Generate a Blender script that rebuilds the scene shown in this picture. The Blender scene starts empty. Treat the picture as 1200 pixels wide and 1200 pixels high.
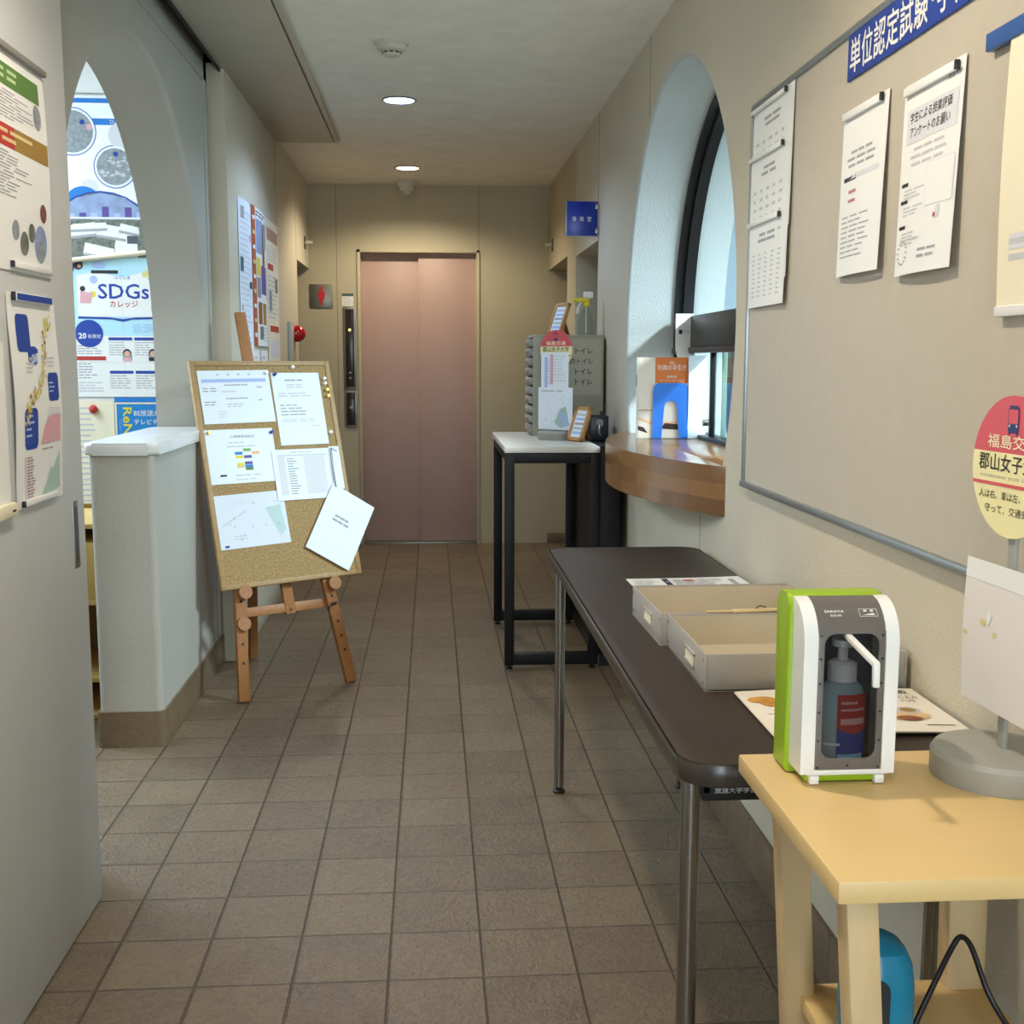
import bpy, bmesh, math, random
from mathutils import Vector, Matrix
random.seed(4)
S = bpy.context.scene
COL = S.collection
PI = math.pi

# ------------------------------------------------------------------ camera
P_, Y_, R_ = 0.13114984, 0.06991423, 0.00217781
_f = Vector((math.sin(Y_) * math.cos(P_), math.cos(Y_) * math.cos(P_), -math.sin(P_)))
_r = Vector((math.cos(Y_), -math.sin(Y_), 0)); _u = _r.cross(_f)
_R = math.cos(R_) * _r + math.sin(R_) * _u; _U = -math.sin(R_) * _r + math.cos(R_) * _u
cam = bpy.data.objects.new('camera', bpy.data.cameras.new('camera')); COL.objects.link(cam)
m = Matrix((_R, _U, -_f)).transposed().to_4x4(); m.translation = Vector((0.09398, -2.16873, 1.23399))
cam.matrix_world = m
cam.data.sensor_width = 36; cam.data.lens = 36 * 1341.7 / 1200; cam.data.clip_start = 0.03
S.camera = cam

# ------------------------------------------------------------------ world, exposure, big lights
W = bpy.data.worlds.new('world'); S.world = W; W.use_nodes = True
W.node_tree.nodes['Background'].inputs[0].default_value = (0.62, 0.82, 1, 1)
W.node_tree.nodes['Background'].inputs[1].default_value = 1.6
S.view_settings.view_transform = 'Standard'; S.view_settings.look = 'None'
S.view_settings.exposure = 1.4; S.view_settings.gamma = 1; S.view_settings.use_curve_mapping = False
S.cycles.max_bounces = 10; S.cycles.diffuse_bounces = 6; S.cycles.transparent_max_bounces = 12
S.cycles.sample_clamp_indirect = 6
DOWNLIGHT_COOL, DOWNLIGHT_WARM, DOWNLIGHT_NEAR = 20, 25, 32   # watts


def area(name, loc, rot, sx, sy, power, col):
    l = bpy.data.lights.new(name, 'AREA'); l.shape = 'RECTANGLE'; l.size = sx; l.size_y = sy; l.energy = power; l.color = col
    o = bpy.data.objects.new(name, l); o.location = loc; o.rotation_euler = rot; COL.objects.link(o); return o


area('office_window_daylight', (3.85, 0.6, 1.75), (0, PI / 2 + 0.12, 0), 1.3, 3.0, 20, (0.72, 0.88, 1))
area('office_ceiling_light', (2.5, 0.75, 2.57), (0, 0, 0), 0.3, 1.2, 95, (0.80, 0.92, 1))
area('rear_fill_light', (0.45, -4.2, 1.25), (PI / 2, 0, 0.35), 0.6, 2.0, 13, (0.86, 0.94, 1))  # fill lamp added behind the camera to lift the near ceiling and walls
area('reading_room_light', (-2.7, 2.5, 2.65), (0, 0, 0), 0.7, 0.9, 32, (0.70, 0.86, 1))
area('reading_room_ceiling_light', (-2.3, 1.0, 2.75), (0, 0, 0), 0.5, 1.6, 12, (0.68, 0.85, 1))

# ------------------------------------------------------------------ materials


def lin(c):
    if isinstance(c, str):
        c = [int(c[i:i + 2], 16) for i in (0, 2, 4)]
    return tuple(((x / 255) / 12.92 if x / 255 <= 0.04045 else ((x / 255 + 0.055) / 1.055) ** 2.4) for x in c) + (1,)


MATS = {}


def mat(name, c, rough=0.6, metal=0.0, var=0.0, vscale=8, bump=0.0, bscale=60, spec=0.5, emis=None, estr=0, coat=0, stretch=(1, 1, 1), trans=None, detail=4):
    if name in MATS:
        return MATS[name]
    M = bpy.data.materials.new(name); M.use_nodes = True; nt = M.node_tree; b = nt.nodes['Principled BSDF']
    L = nt.links.new
    col = lin(c)
    b.inputs['Base Color'].default_value = col; b.inputs['Roughness'].default_value = rough; b.inputs['Metallic'].default_value = metal
    b.inputs['Specular IOR Level'].default_value = spec
    b.inputs['Coat Weight'].default_value = coat
    if emis:
        b.inputs['Emission Color'].default_value = lin(emis); b.inputs['Emission Strength'].default_value = estr
    if var or bump:
        tc = nt.nodes.new('ShaderNodeTexCoord'); mp = nt.nodes.new('ShaderNodeMapping'); L(tc.outputs['Object'], mp.inputs[0])
        mp.inputs['Scale'].default_value = stretch
    if var:
        n = nt.nodes.new('ShaderNodeTexNoise'); n.inputs['Scale'].default_value = vscale; n.inputs['Detail'].default_value = detail; L(mp.outputs[0], n.inputs[0])
        r = nt.nodes.new('ShaderNodeMapRange'); r.inputs[1].default_value = 0.3; r.inputs[2].default_value = 0.7
        r.inputs[3].default_value = 1 - var; r.inputs[4].default_value = 1 + var; L(n.outputs['Fac'], r.inputs[0])
        x = nt.nodes.new('ShaderNodeVectorMath'); x.operation = 'SCALE'; x.inputs[0].default_value = col[:3]; L(r.outputs[0], x.inputs['Scale']); L(x.outputs[0], b.inputs['Base Color'])
    if bump:
        n2 = nt.nodes.new('ShaderNodeTexNoise'); n2.inputs['Scale'].default_value = bscale; n2.inputs['Detail'].default_value = 3; L(mp.outputs[0], n2.inputs[0])
        bm_ = nt.nodes.new('ShaderNodeBump'); bm_.inputs['Strength'].default_value = bump; bm_.inputs['Distance'].default_value = 0.01; L(n2.outputs['Fac'], bm_.inputs['Height']); L(bm_.outputs[0], b.inputs['Normal'])
    MATS[name] = M
    return M


def glass(name, tint, gloss=0.08, rough=0.02):
    M = bpy.data.materials.new(name); M.use_nodes = True; nt = M.node_tree; nt.nodes.remove(nt.nodes['Principled BSDF'])
    t = nt.nodes.new('ShaderNodeBsdfTransparent'); t.inputs[0].default_value = tint + (1,)
    g = nt.nodes.new('ShaderNodeBsdfGlossy'); g.inputs['Roughness'].default_value = rough
    ge = nt.nodes.new('ShaderNodeNewGeometry'); prev = None
    dt = nt.nodes.new('ShaderNodeVectorMath'); dt.operation = 'DOT_PRODUCT'; nt.links.new(ge.outputs['Normal'], dt.inputs[0]); nt.links.new(ge.outputs['Incoming'], dt.inputs[1]); prev = dt.outputs['Value']
    for op, val, swap in (('ABSOLUTE', None, 0), ('SUBTRACT', 1.0, 1), ('POWER', 5.0, 0), ('MULTIPLY', 0.5, 0), ('ADD', 0.025, 0)):   # Schlick reflectance, half per face
        n = nt.nodes.new('ShaderNodeMath'); n.operation = op
        nt.links.new(prev, n.inputs[1 if swap else 0])
        if val is not None: n.inputs[0 if swap else 1].default_value = val
        prev = n.outputs[0]
    mx = nt.nodes.new('ShaderNodeMixShader'); nt.links.new(prev, mx.inputs[0]); nt.links.new(t.outputs[0], mx.inputs[1]); nt.links.new(g.outputs[0], mx.inputs[2])
    nt.links.new(mx.outputs[0], nt.nodes['Material Output'].inputs[0])
    return M


def floor_material():
    M = bpy.data.materials.new('quarry_tile'); M.use_nodes = True; nt = M.node_tree; b = nt.nodes['Principled BSDF']; L = nt.links.new; N = nt.nodes.new
    tc = N('ShaderNodeTexCoord'); s = N('ShaderNodeVectorMath'); s.operation = 'SCALE'; s.inputs['Scale'].default_value = 1 / 0.192; L(tc.outputs['Object'], s.inputs[0])
    fl = N('ShaderNodeVectorMath'); fl.operation = 'FLOOR'; L(s.outputs[0], fl.inputs[0])
    fr = N('ShaderNodeVectorMath'); fr.operation = 'FRACTION'; L(s.outputs[0], fr.inputs[0])
    sep = N('ShaderNodeSeparateXYZ'); L(fr.outputs[0], sep.inputs[0])

    def mth(op, a, b_=None):
        n = N('ShaderNodeMath'); n.operation = op
        for i, q in enumerate((a, b_)):
            if q is None: continue
            if isinstance(q, (int, float)): n.inputs[i].default_value = q
            else: L(q, n.inputs[i])
        return n.outputs[0]
    dx = mth('SUBTRACT', 0.5, mth('ABSOLUTE', mth('SUBTRACT', sep.outputs[0], 0.5)))
    dy = mth('SUBTRACT', 0.5, mth('ABSOLUTE', mth('SUBTRACT', sep.outputs[1], 0.5)))
    d = mth('MINIMUM', dx, dy)
    g = N('ShaderNodeMapRange'); g.inputs[1].default_value = 0.008; g.inputs[2].default_value = 0.019; L(d, g.inputs[0])   # 0 in joint
    sep2 = N('ShaderNodeSeparateXYZ'); L(fl.outputs[0], sep2.inputs[0])
    cmb = N('ShaderNodeCombineXYZ'); L(sep2.outputs[0], cmb.inputs[0]); L(sep2.outputs[1], cmb.inputs[1])
    wn = N('ShaderNodeTexWhiteNoise'); wn.noise_dimensions = '3D'; L(cmb.outputs[0], wn.inputs[0])
    ns = N('ShaderNodeTexNoise'); ns.inputs['Scale'].default_value = 9; ns.inputs['Detail'].default_value = 6; L(tc.outputs['Object'], ns.inputs[0])
    nf = N('ShaderNodeTexNoise'); nf.inputs['Scale'].default_value = 62; nf.inputs['Detail'].default_value = 3; nf.inputs['Distortion'].default_value = 1.2; L(tc.outputs['Object'], nf.inputs[0])
    v = mth('ADD', mth('MULTIPLY', wn.outputs['Value'], 0.22), mth('ADD', mth('MULTIPLY', ns.outputs['Fac'], 0.35), mth('MULTIPLY', nf.outputs['Fac'], 0.55)))
    rmp = N('ShaderNodeValToRGB'); L(v, rmp.inputs[0])
    rmp.color_ramp.elements[0].position = 0.25; rmp.color_ramp.elements[0].color = lin('5c4e40')
    rmp.color_ramp.elements[1].position = 0.85; rmp.color_ramp.elements[1].color = lin('89785f')
    mx = N('ShaderNodeMix'); mx.data_type = 'RGBA'; L(g.outputs[0], mx.inputs['Factor']); mx.inputs['A'].default_value = lin('544839'); L(rmp.outputs[0], mx.inputs['B'])
    L(mx.outputs['Result'], b.inputs['Base Color'])
    rr = N('ShaderNodeMapRange'); rr.inputs[3].default_value = 0.55; rr.inputs[4].default_value = 0.30; L(nf.outputs['Fac'], rr.inputs[0]); L(rr.outputs[0], b.inputs['Roughness'])
    h = mth('ADD', mth('MULTIPLY', g.outputs[0], 1.0), mth('MULTIPLY', nf.outputs['Fac'], 1.1))
    bp = N('ShaderNodeBump'); bp.inputs['Strength'].default_value = 0.85; bp.inputs['Distance'].default_value = 0.004; L(h, bp.inputs['Height']); L(bp.outputs[0], b.inputs['Normal'])
    return M


def block_wood(name, c1, c2, scale, rough=0.3, axis='YZX'):
    """edge-glued strips of wood: brick pattern of staves with grain"""
    M = bpy.data.materials.new(name); M.use_nodes = True; nt = M.node_tree; b = nt.nodes['Principled BSDF']; L = nt.links.new; N = nt.nodes.new
    tc = N('ShaderNodeTexCoord'); sp = N('ShaderNodeSeparateXYZ'); L(tc.outputs['Object'], sp.inputs[0]); cb = N('ShaderNodeCombineXYZ')
    ge = N('ShaderNodeNewGeometry'); gs = N('ShaderNodeSeparateXYZ'); L(ge.outputs['True Normal'], gs.inputs[0])
    up = N('ShaderNodeMath'); up.operation = 'GREATER_THAN'; up.inputs[1].default_value = 0.6; L(gs.outputs['Z'], up.inputs[0])
    ad = N('ShaderNodeMix'); L(up.outputs[0], ad.inputs[0]); L(sp.outputs['Z'], ad.inputs[2]); L(sp.outputs['X'], ad.inputs[3])
    L(sp.outputs['Y'], cb.inputs[0]); L(ad.outputs[0], cb.inputs[1])
    br = N('ShaderNodeTexBrick'); L(cb.outputs[0], br.inputs[0]); br.inputs['Scale'].default_value = scale
    br.inputs['Color1'].default_value = lin(c1); br.inputs['Color2'].default_value = lin(c2); br.inputs['Mortar'].default_value = lin(c1)
    br.inputs['Mortar Size'].default_value = 0.002; br.inputs['Brick Width'].default_value = 1.6; br.inputs['Row Height'].default_value = 0.22; br.inputs['Bias'].default_value = 0
    mp = N('ShaderNodeMapping'); mp.inputs['Scale'].default_value = (40, 3, 40); L(tc.outputs['Object'], mp.inputs[0])
    n = N('ShaderNodeTexNoise'); n.inputs['Scale'].default_value = 2; n.inputs['Detail'].default_value = 5; L(mp.outputs[0], n.inputs[0])
    r = N('ShaderNodeMapRange'); r.inputs[3].default_value = 0.78; r.inputs[4].default_value = 1.2; L(n.outputs['Fac'], r.inputs[0])
    x = N('ShaderNodeVectorMath'); x.operation = 'SCALE'; L(br.outputs['Color'], x.inputs[0]); L(r.outputs[0], x.inputs['Scale']); L(x.outputs[0], b.inputs['Base Color'])
    b.inputs['Roughness'].default_value = rough
    return M


FLOOR = floor_material()
M_WALL = mat('wall_covering', 'c9bfaa', 0.75, var=0.03, vscale=3, bump=0.25, bscale=180)
M_PLAST = mat('white_plaster', 'bfc2bf', 0.7, var=0.03, vscale=4, bump=0.28, bscale=170)
M_ARCH = mat('arch_plaster', 'b2b0a7', 0.7, var=0.03, vscale=4, bump=0.15, bscale=110)
M_CEIL = mat('ceiling_plaster', 'eeebdf', 0.85, var=0.05, vscale=9, bump=0.5, bscale=55, detail=8)
M_PANEL = mat('ceiling_panel_paint', 'bbb6a8', 0.38, var=0.03)
M_BACK = mat('back_wall_covering', 'b9ae93', 0.7, var=0.03, vscale=3, bump=0.2, bscale=180)
M_BASE = mat('brown_base_tile', '75634c', 0.5, var=0.12, vscale=12, bump=0.2)
M_DARK = mat('dark_slot', '1c1714', 0.6)
M_JOINT = mat('joint', '6d6553', 0.8)
M_ELEV = mat('elevator_paint', 'b2948a', 0.5, var=0.02)
M_DOOR = mat('door_paint', 'd2d5d4', 0.5, var=0.015)
M_ALU = mat('aluminium', '9fa4a6', 0.35, 0.8)
M_CHROME = mat('chrome', '94908a', 0.22, 0.95)
M_STEEL = mat('brushed_steel', '9a978f', 0.38, 0.9)
M_BRONZE = mat('bronze_aluminium', '1d1b1c', 0.4, 0.3)
M_BLACK = mat('black_steel', '131316', 0.5, spec=0.3, var=0.04)
M_BLK = mat('black_plastic', '141417', 0.4)
M_GLASS = glass('window_glass', (0.93, 0.98, 0.98))
M_SMOKE = glass('smoked_window', (0.42, 0.43, 0.45))
M_CLEAR = glass('clear_plastic', (0.86, 0.9, 0.92))
M_PAPER = mat('paper', 'e9e9e6', 0.75)
M_PAPERC = mat('cream_paper', 'ece2c6', 0.75)
M_PAPERB = mat('cool_paper', 'e6edf6', 0.75)
INK = mat('ink_black', '2a2a2c', 0.7)
GREY = mat('ink_grey', 'a2a2a6', 0.7)
LGREY = mat('ink_light_grey', 'c3c3c6', 0.7)
PGREY = mat('ink_pale_grey', 'd7d7dc', 0.7)
BLUE = mat('ink_blue', '1d3f9c', 0.6)
SKYB = mat('ink_sky', '9fd6ea', 0.6)
PBLUE = mat('ink_pale_blue', 'a9bce8', 0.7)
CYAN = mat('ink_cyan', '1878c8', 0.6)
RED = mat('ink_red', 'b8352f', 0.6)
PINK = mat('ink_pink', 'dba7ac', 0.7)
YEL = mat('ink_yellow', 'e3d23c', 0.6)
PYEL = mat('ink_pale_yellow', 'd9cd86', 0.7)
GREEN = mat('ink_green', '587f35', 0.6)
PGREEN = mat('ink_pale_green', 'a9c4bc', 0.7)
ORANGE = mat('ink_orange', 'e07a35', 0.6)
BROWN = mat('ink_brown', '8a5a30', 0.6)
OCHRE = mat('ink_ochre', 'a07c35', 0.6)
PURPLE = mat('ink_purple', '5a4a92', 0.6)
SKIN = mat('ink_skin', 'd9ab90', 0.6)
PHOTOG = mat('ink_photo_grey', '8d9499', 0.6, var=0.25, vscale=60)
PHOTOL = mat('ink_photo_land', '6f7468', 0.6, var=0.45, vscale=45)
PHOTOS = mat('ink_photo_sky', '8fa0c4', 0.6, var=0.2, vscale=20)
WHITEP = mat('white_plastic', 'ececea', 0.35)
M_BIRCH = mat('pale_laminate', 'dcbc82', 0.42, var=0.06, vscale=5, stretch=(1, 1, 1))
M_BIRCHL = mat('pale_wood_legs', 'cdb083', 0.5, var=0.07, vscale=8, stretch=(6, 6, 1))
M_TABLE = mat('dark_wood_laminate', '382d26', 0.4, spec=0.3, var=0.09, vscale=6, stretch=(14, 1, 1))
M_EDGE = mat('table_edge_vinyl', '3b342f', 0.25)
M_COUNTER = block_wood('counter_blocks', '6f4a27', '8a6136', 5.0, 0.2)
M_EASEL = mat('beech', '9c683a', 0.5, var=0.12, vscale=7, stretch=(10, 10, 1))
M_OAK = mat('board_frame_wood', 'a58558', 0.5, var=0.1, vscale=7, stretch=(8, 8, 1))
M_CORK = mat('cork', 'a08458', 0.85, var=0.3, vscale=130, bump=0.3, bscale=150)
M_TRAY = mat('tray_card', 'a69e94', 0.6, var=0.03)
M_TRAYI = mat('tray_lining', 'c6b9a2', 0.7, var=0.04)
M_GREYP = mat('grey_plastic', '9d9b92', 0.45)
M_GREYC = mat('grey_case', 'a7a597', 0.5)
M_LIME = mat('lime_plastic', '96b818', 0.4)
M_DGREY = mat('dark_grey_panel', '68625e', 0.35)
M_TURQ = mat('turquoise_plastic', '1583a8', 0.25)
M_MARBLE = mat('white_marble', 'dfe0de', 0.18, var=0.05, vscale=9)
M_YWOOD = mat('pale_shelf_wood', 'd3b36a', 0.5, var=0.05, vscale=5, stretch=(8, 8, 1))
M_BLUEPL = mat('blue_metal', '2f7be0', 0.35)
M_SIGNB = mat('sign_blue', '0c2f9a', 0.3)
M_ROOMW = mat('reading_room_wall', 'e6e6e2', 0.7)
M_OFFW = mat('office_wall', 'b4c6d2', 0.7)

# ------------------------------------------------------------------ mesh builder


class MB:
    def __init__(s):
        s.v = []; s.f = []; s.mi = []; s.mats = []

    def mid(s, m_):
        if m_ not in s.mats: s.mats.append(m_)
        return s.mats.index(m_)

    def add(s, vs, fs, m_, M=None):
        o = len(s.v); k = s.mid(m_)
        for p in vs:
            p = Vector(p)
            s.v.append(M @ p if M is not None else p)
        for f in fs:
            s.f.append([i + o for i in f]); s.mi.append(k)
        return s

    def bm(s, b, m_, M=None):
        b.verts.ensure_lookup_table(); b.verts.index_update()
        s.add([v.co.copy() for v in b.verts], [[v.index for v in f.verts] for f in b.faces], m_, M); b.free(); return s

    def box(s, x0, x1, y0, y1, z0, z1, m_, bev=0, M=None, seg=2):
        b = bmesh.new()
        vs = [b.verts.new((x, y, z)) for x in (x0, x1) for y in (y0, y1) for z in (z0, z1)]
        for q in ((0, 1, 3, 2), (4, 6, 7, 5), (0, 4, 5, 1), (2, 3, 7, 6), (0, 2, 6, 4), (1, 5, 7, 3)):
            b.faces.new([vs[i] for i in q])
        if bev:
            bmesh.ops.bevel(b, geom=b.edges[:], offset=bev, segments=seg, profile=0.5, affect='EDGES', clamp_overlap=True)
        return s.bm(b, m_, M)

    def prism(s, pts, w0, w1, m_, axis='z', M=None, bev=0, seg=2, sidemat=None):
        """2D outline extruded; axis z:(a,b)->(a,b,w)  x:(a,b)->(w,a,b)  y:(a,b)->(a,w,b)"""
        def T(a, b_, w):
            return {'z': (a, b_, w), 'x': (w, a, b_), 'y': (a, w, b_)}[axis]
        if bev:
            b = bmesh.new(); lo = [b.verts.new(T(*p, w0)) for p in pts]; hi = [b.verts.new(T(*p, w1)) for p in pts]; n = len(pts)
            f0 = b.faces.new(lo[::-1]); f1 = b.faces.new(hi)
            for i in range(n): b.faces.new((lo[i], lo[(i + 1) % n], hi[(i + 1) % n], hi[i]))
            ed = list(set(f0.edges) | set(f1.edges))
            bmesh.ops.bevel(b, geom=ed, offset=bev, segments=seg, profile=0.5, affect='EDGES', clamp_overlap=True)
            bmesh.ops.recalc_face_normals(b, faces=b.faces[:])
            return s.bm(b, m_, M)
        n = len(pts); vs = [T(*p, w0) for p in pts] + [T(*p, w1) for p in pts]
        if sidemat:
            s.add(vs, [list(range(n))[::-1], list(range(n, 2 * n))], m_, M)
            return s.add(vs, [[i, (i + 1) % n, (i + 1) % n + n, i + n] for i in range(n)], sidemat, M)
        return s.add(vs, [list(range(n))[::-1], list(range(n, 2 * n))] + [[i, (i + 1) % n, (i + 1) % n + n, i + n] for i in range(n)], m_, M)

    def cyl(s, p0, p1, r, m_, r1=None, n=20, M=None):
        p0, p1 = Vector(p0), Vector(p1); d = (p1 - p0).normalized(); a = d.orthogonal().normalized(); c = d.cross(a); r1 = r if r1 is None else r1
        vs = [p0 + (a * math.cos(t) + c * math.sin(t)) * r for t in [2 * PI * i / n for i in range(n)]] + [p1 + (a * math.cos(t) + c * math.sin(t)) * r1 for t in [2 * PI * i / n for i in range(n)]]
        return s.add(vs, [list(range(n))[::-1], list(range(n, 2 * n))] + [[i, (i + 1) % n, (i + 1) % n + n, i + n] for i in range(n)], m_, M)

    def lathe(s, prof, m_, n=28, M=None, sx=1, sy=1):
        vs = []; fs = []; k = len(prof)
        for (r, z) in prof:
            for i in range(n): vs.append((r * sx * math.cos(2 * PI * i / n), r * sy * math.sin(2 * PI * i / n), z))
        for j in range(k - 1):
            for i in range(n): fs.append([j * n + i, j * n + (i + 1) % n, (j + 1) * n + (i + 1) % n, (j + 1) * n + i])
        fs.append(list(range(n))[::-1]); fs.append([(k - 1) * n + i for i in range(n)])
        return s.add(vs, fs, m_, M)

    def tube(s, pts, r, m_, n=10, M=None):
        pts = [Vector(p) for p in pts]; vs = []; fs = []; up = None
        for i, p in enumerate(pts):
            d = (pts[min(i + 1, len(pts) - 1)] - pts[max(i - 1, 0)]).normalized()
            up = d.orthogonal().normalized() if up is None else (up - d * up.dot(d)).normalized()
            c = d.cross(up)
            for k in range(n): vs.append(p + (up * math.cos(2 * PI * k / n) + c * math.sin(2 * PI * k / n)) * r)
        for i in range(len(pts) - 1):
            for k in range(n): fs.append([i * n + k, i * n + (k + 1) % n, (i + 1) * n + (k + 1) % n, (i + 1) * n + k])
        fs.append(list(range(n))[::-1]); fs.append([(len(pts) - 1) * n + k for k in range(n)])
        return s.add(vs, fs, m_, M)

    def bar(s, p0, p1, w, d, m_, nrm, bev=0.002):
        """rectangular bar from p0 to p1; width w across, depth d along nrm"""
        p0, p1 = Vector(p0), Vector(p1); z = (p1 - p0); L_ = z.length; z.normalize(); n_ = Vector(nrm); n_ = (n_ - z * n_.dot(z)).normalized(); x = n_.cross(z)
        M = Matrix((x, n_, z)).transposed().to_4x4(); M.translation = p0
        return s.box(-w / 2, w / 2, -d / 2, d / 2, 0, L_, m_, bev, M)

    def text(s, body, m_, M, h, bold=0.0, width=None, align='LEFT', vert=False):
        c = bpy.data.curves.new('lettering', 'FONT'); c.body = body; c.size = 1; c.resolution_u = 2; c.offset = bold
        o = bpy.data.objects.new('lettering', c); COL.objects.link(o)
        me = bpy.data.meshes.new_from_object(o.evaluated_get(bpy.context.evaluated_depsgraph_get()))
        xs = [v.co.x for v in me.vertices]; ys = [v.co.y for v in me.vertices]
        if xs:
            x0, x1, y0, y1 = min(xs), max(xs), min(ys), max(ys)
            sy = h / max(y1 - y0, 1e-6); sx = (width / (x1 - x0)) if width else sy
            off = {'LEFT': 0, 'CENTER': -(x1 - x0) * sx / 2, 'RIGHT': -(x1 - x0) * sx}[align]
            s.add([((v.co.x - x0) * sx + off, (v.co.y - y0) * sy, 0) for v in me.vertices], [list(p.vertices) for p in me.polygons], m_, M)
        bpy.data.objects.remove(o); bpy.data.meshes.remove(me); bpy.data.curves.remove(c)
        return s

    def build(s, name, parent=None, M=None, smooth=True, **k):
        me = bpy.data.meshes.new(name); me.from_pydata([tuple(v) for v in s.v], [], s.f); me.update()
        for x in s.mats: me.materials.append(x)
        me.polygons.foreach_set('material_index', s.mi)
        if smooth:
            me.polygons.foreach_set('use_smooth', [True] * len(me.polygons)); me.set_sharp_from_angle(angle=math.radians(32))
        o = bpy.data.objects.new(name, me); COL.objects.link(o)
        if parent is not None: o.parent = parent
        if M is not None: o.matrix_world = M
        for a, b in k.items(): o[a] = b
        return o


def thing(name, label, category, loc=(0, 0, 0), rz=0, group=None):
    o = bpy.data.objects.new(name, None); COL.objects.link(o); o.empty_display_size = 0.05
    o.location = loc; o.rotation_euler = (0, 0, rz); o['label'] = label; o['category'] = category
    if group: o['group'] = group
    return o


def tag(o, label, category, group=None):
    o['label'] = label; o['category'] = category
    if group: o['group'] = group
    return o


def dup(root, label=None):
    r = root.copy(); COL.objects.link(r)
    if label: r['label'] = label
    for ch in list(root.children):
        c = ch.copy(); COL.objects.link(c); c.parent = r
        for g in list(ch.children):
            d = g.copy(); COL.objects.link(d); d.parent = c
    return r


def struct(mb, name, parent=None, **k):
    o = mb.build(name, parent, **k)
    if parent is None: o['kind'] = 'structure'
    return o


def T(x, y, z): return Matrix.Translation((x, y, z))


def frame(o, u, n):
    """matrix whose local x runs along u, local z along n (outward), local y = n x u"""
    u = Vector(u).normalized(); n = Vector(n).normalized(); v = n.cross(u)
    M = Matrix((u, v, n)).transposed().to_4x4(); M.translation = Vector(o); return M


def rrect(w, h, r, cx=0, cy=0, n=5):
    p = []
    for (sx, sy, a) in ((1, 1, 0), (-1, 1, PI / 2), (-1, -1, PI), (1, -1, 1.5 * PI)):
        for i in range(n + 1):
            t = a + PI / 2 * i / n; p.append((cx + sx * (w / 2 - r) + r * math.cos(t), cy + sy * (h / 2 - r) + r * math.sin(t)))
    return p


# ------------------------------------------------------------------ printed sheets


class Sheet(MB):
    """paper in local (u right, v up, w out); print lies a hair above the paper and follows its curl"""

    def __init__(s, w, h, paper=None, curl=None, thick=0.0006):
        super().__init__(); s.k = 0; s.w = w; s.h = h; s.c = curl or (lambda u, v: 0.0)
        nu, nv = (10, 16) if curl else (1, 1)
        for (side, z) in ((1, 0.0), (-1, -thick)):
            vs = [(w * i / nu, h * j / nv, s.c(w * i / nu, h * j / nv) + z) for j in range(nv + 1) for i in range(nu + 1)]
            fs = [[j * (nu + 1) + i, j * (nu + 1) + i + 1, (j + 1) * (nu + 1) + i + 1, (j + 1) * (nu + 1) + i][::side] for j in range(nv) for i in range(nu)]
            s.add(vs, fs, paper or M_PAPER)

    def rect(s, u0, v0, u1, v1, m_, lift=0.0005):
        s.k += 1; lift += s.k * 1.5e-6
        nu = max(1, int(abs(u1 - u0) / 0.025)) if s.c(0.03, 0.02) or s.c(s.w * .6, s.h * .1) else 1
        nv = max(1, int(abs(v1 - v0) / 0.025)) if nu > 1 or s.c(s.w * .5, s.h * .1) else 1
        vs = []
        for j in range(nv + 1):
            for i in range(nu + 1):
                u = u0 + (u1 - u0) * i / nu; v = v0 + (v1 - v0) * j / nv; vs.append((u, v, s.c(u, v) + lift))
        s.add(vs, [[j * (nu + 1) + i, j * (nu + 1) + i + 1, (j + 1) * (nu + 1) + i + 1, (j + 1) * (nu + 1) + i] for j in range(nv) for i in range(nu)], m_)
        return s

    def poly(s, pts, m_, lift=0.0007):
        s.k += 1; lift += s.k * 1.5e-6
        pts = [(min(max(u, 0), s.w), min(max(v, 0), s.h)) for u, v in pts]
        return s.add([(u, v, s.c(u, v) + lift) for u, v in pts], [list(range(len(pts)))], m_)

    def disc(s, u, v, r, m_, lift=0.0007, ry=None, n=28):
        return s.poly([(u + r * math.cos(2 * PI * i / n), v + (ry or r) * math.sin(2 * PI * i / n)) for i in range(n)], m_, lift)

    def rr(s, u0, v0, u1, v1, r, m_, lift=0.0007):
        return s.poly(rrect(u1 - u0, v1 - v0, r, (u0 + u1) / 2, (v0 + v1) / 2), m_, lift)

    def txt(s, u, v, h, body, m_, width=None, align='LEFT', bold=0.0, lift=0.0009, rot=0):
        k = MB(); k.text(body, m_, Matrix.Rotation(rot, 4, 'Z'), h, bold, width, align)
        return s.add([(u + p.x, v + p.y, s.c(u + p.x, v + p.y) + lift) for p in k.v], k.f, m_)

    def lines(s, u0, u1, v1, v0, n, m_, fill=0.8, th=0.4, words=3, center=False):
        """n rows of small print from v1 (top) to v0"""
        for i in range(n):
            p = (v1 - v0) / n; vv = v1 - p * (i + 1) + p * 0.3
            L_ = (u1 - u0) * random.uniform(fill - 0.2, min(1, fill + 0.2)); a = u0 + ((u1 - u0) - L_) / 2 * (1 if center else 0)
            for k in range(words):
                q0 = a + L_ * k / words; q1 = q0 + L_ / words * random.uniform(0.72, 0.95)
                s.rect(q0, vv, q1, vv + p * th, m_)
        return s


def sheet_on(sh, name, M, label, cat, group=None):
    return tag(sh.build(name, M=M, smooth=True), label, cat, group)


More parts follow.
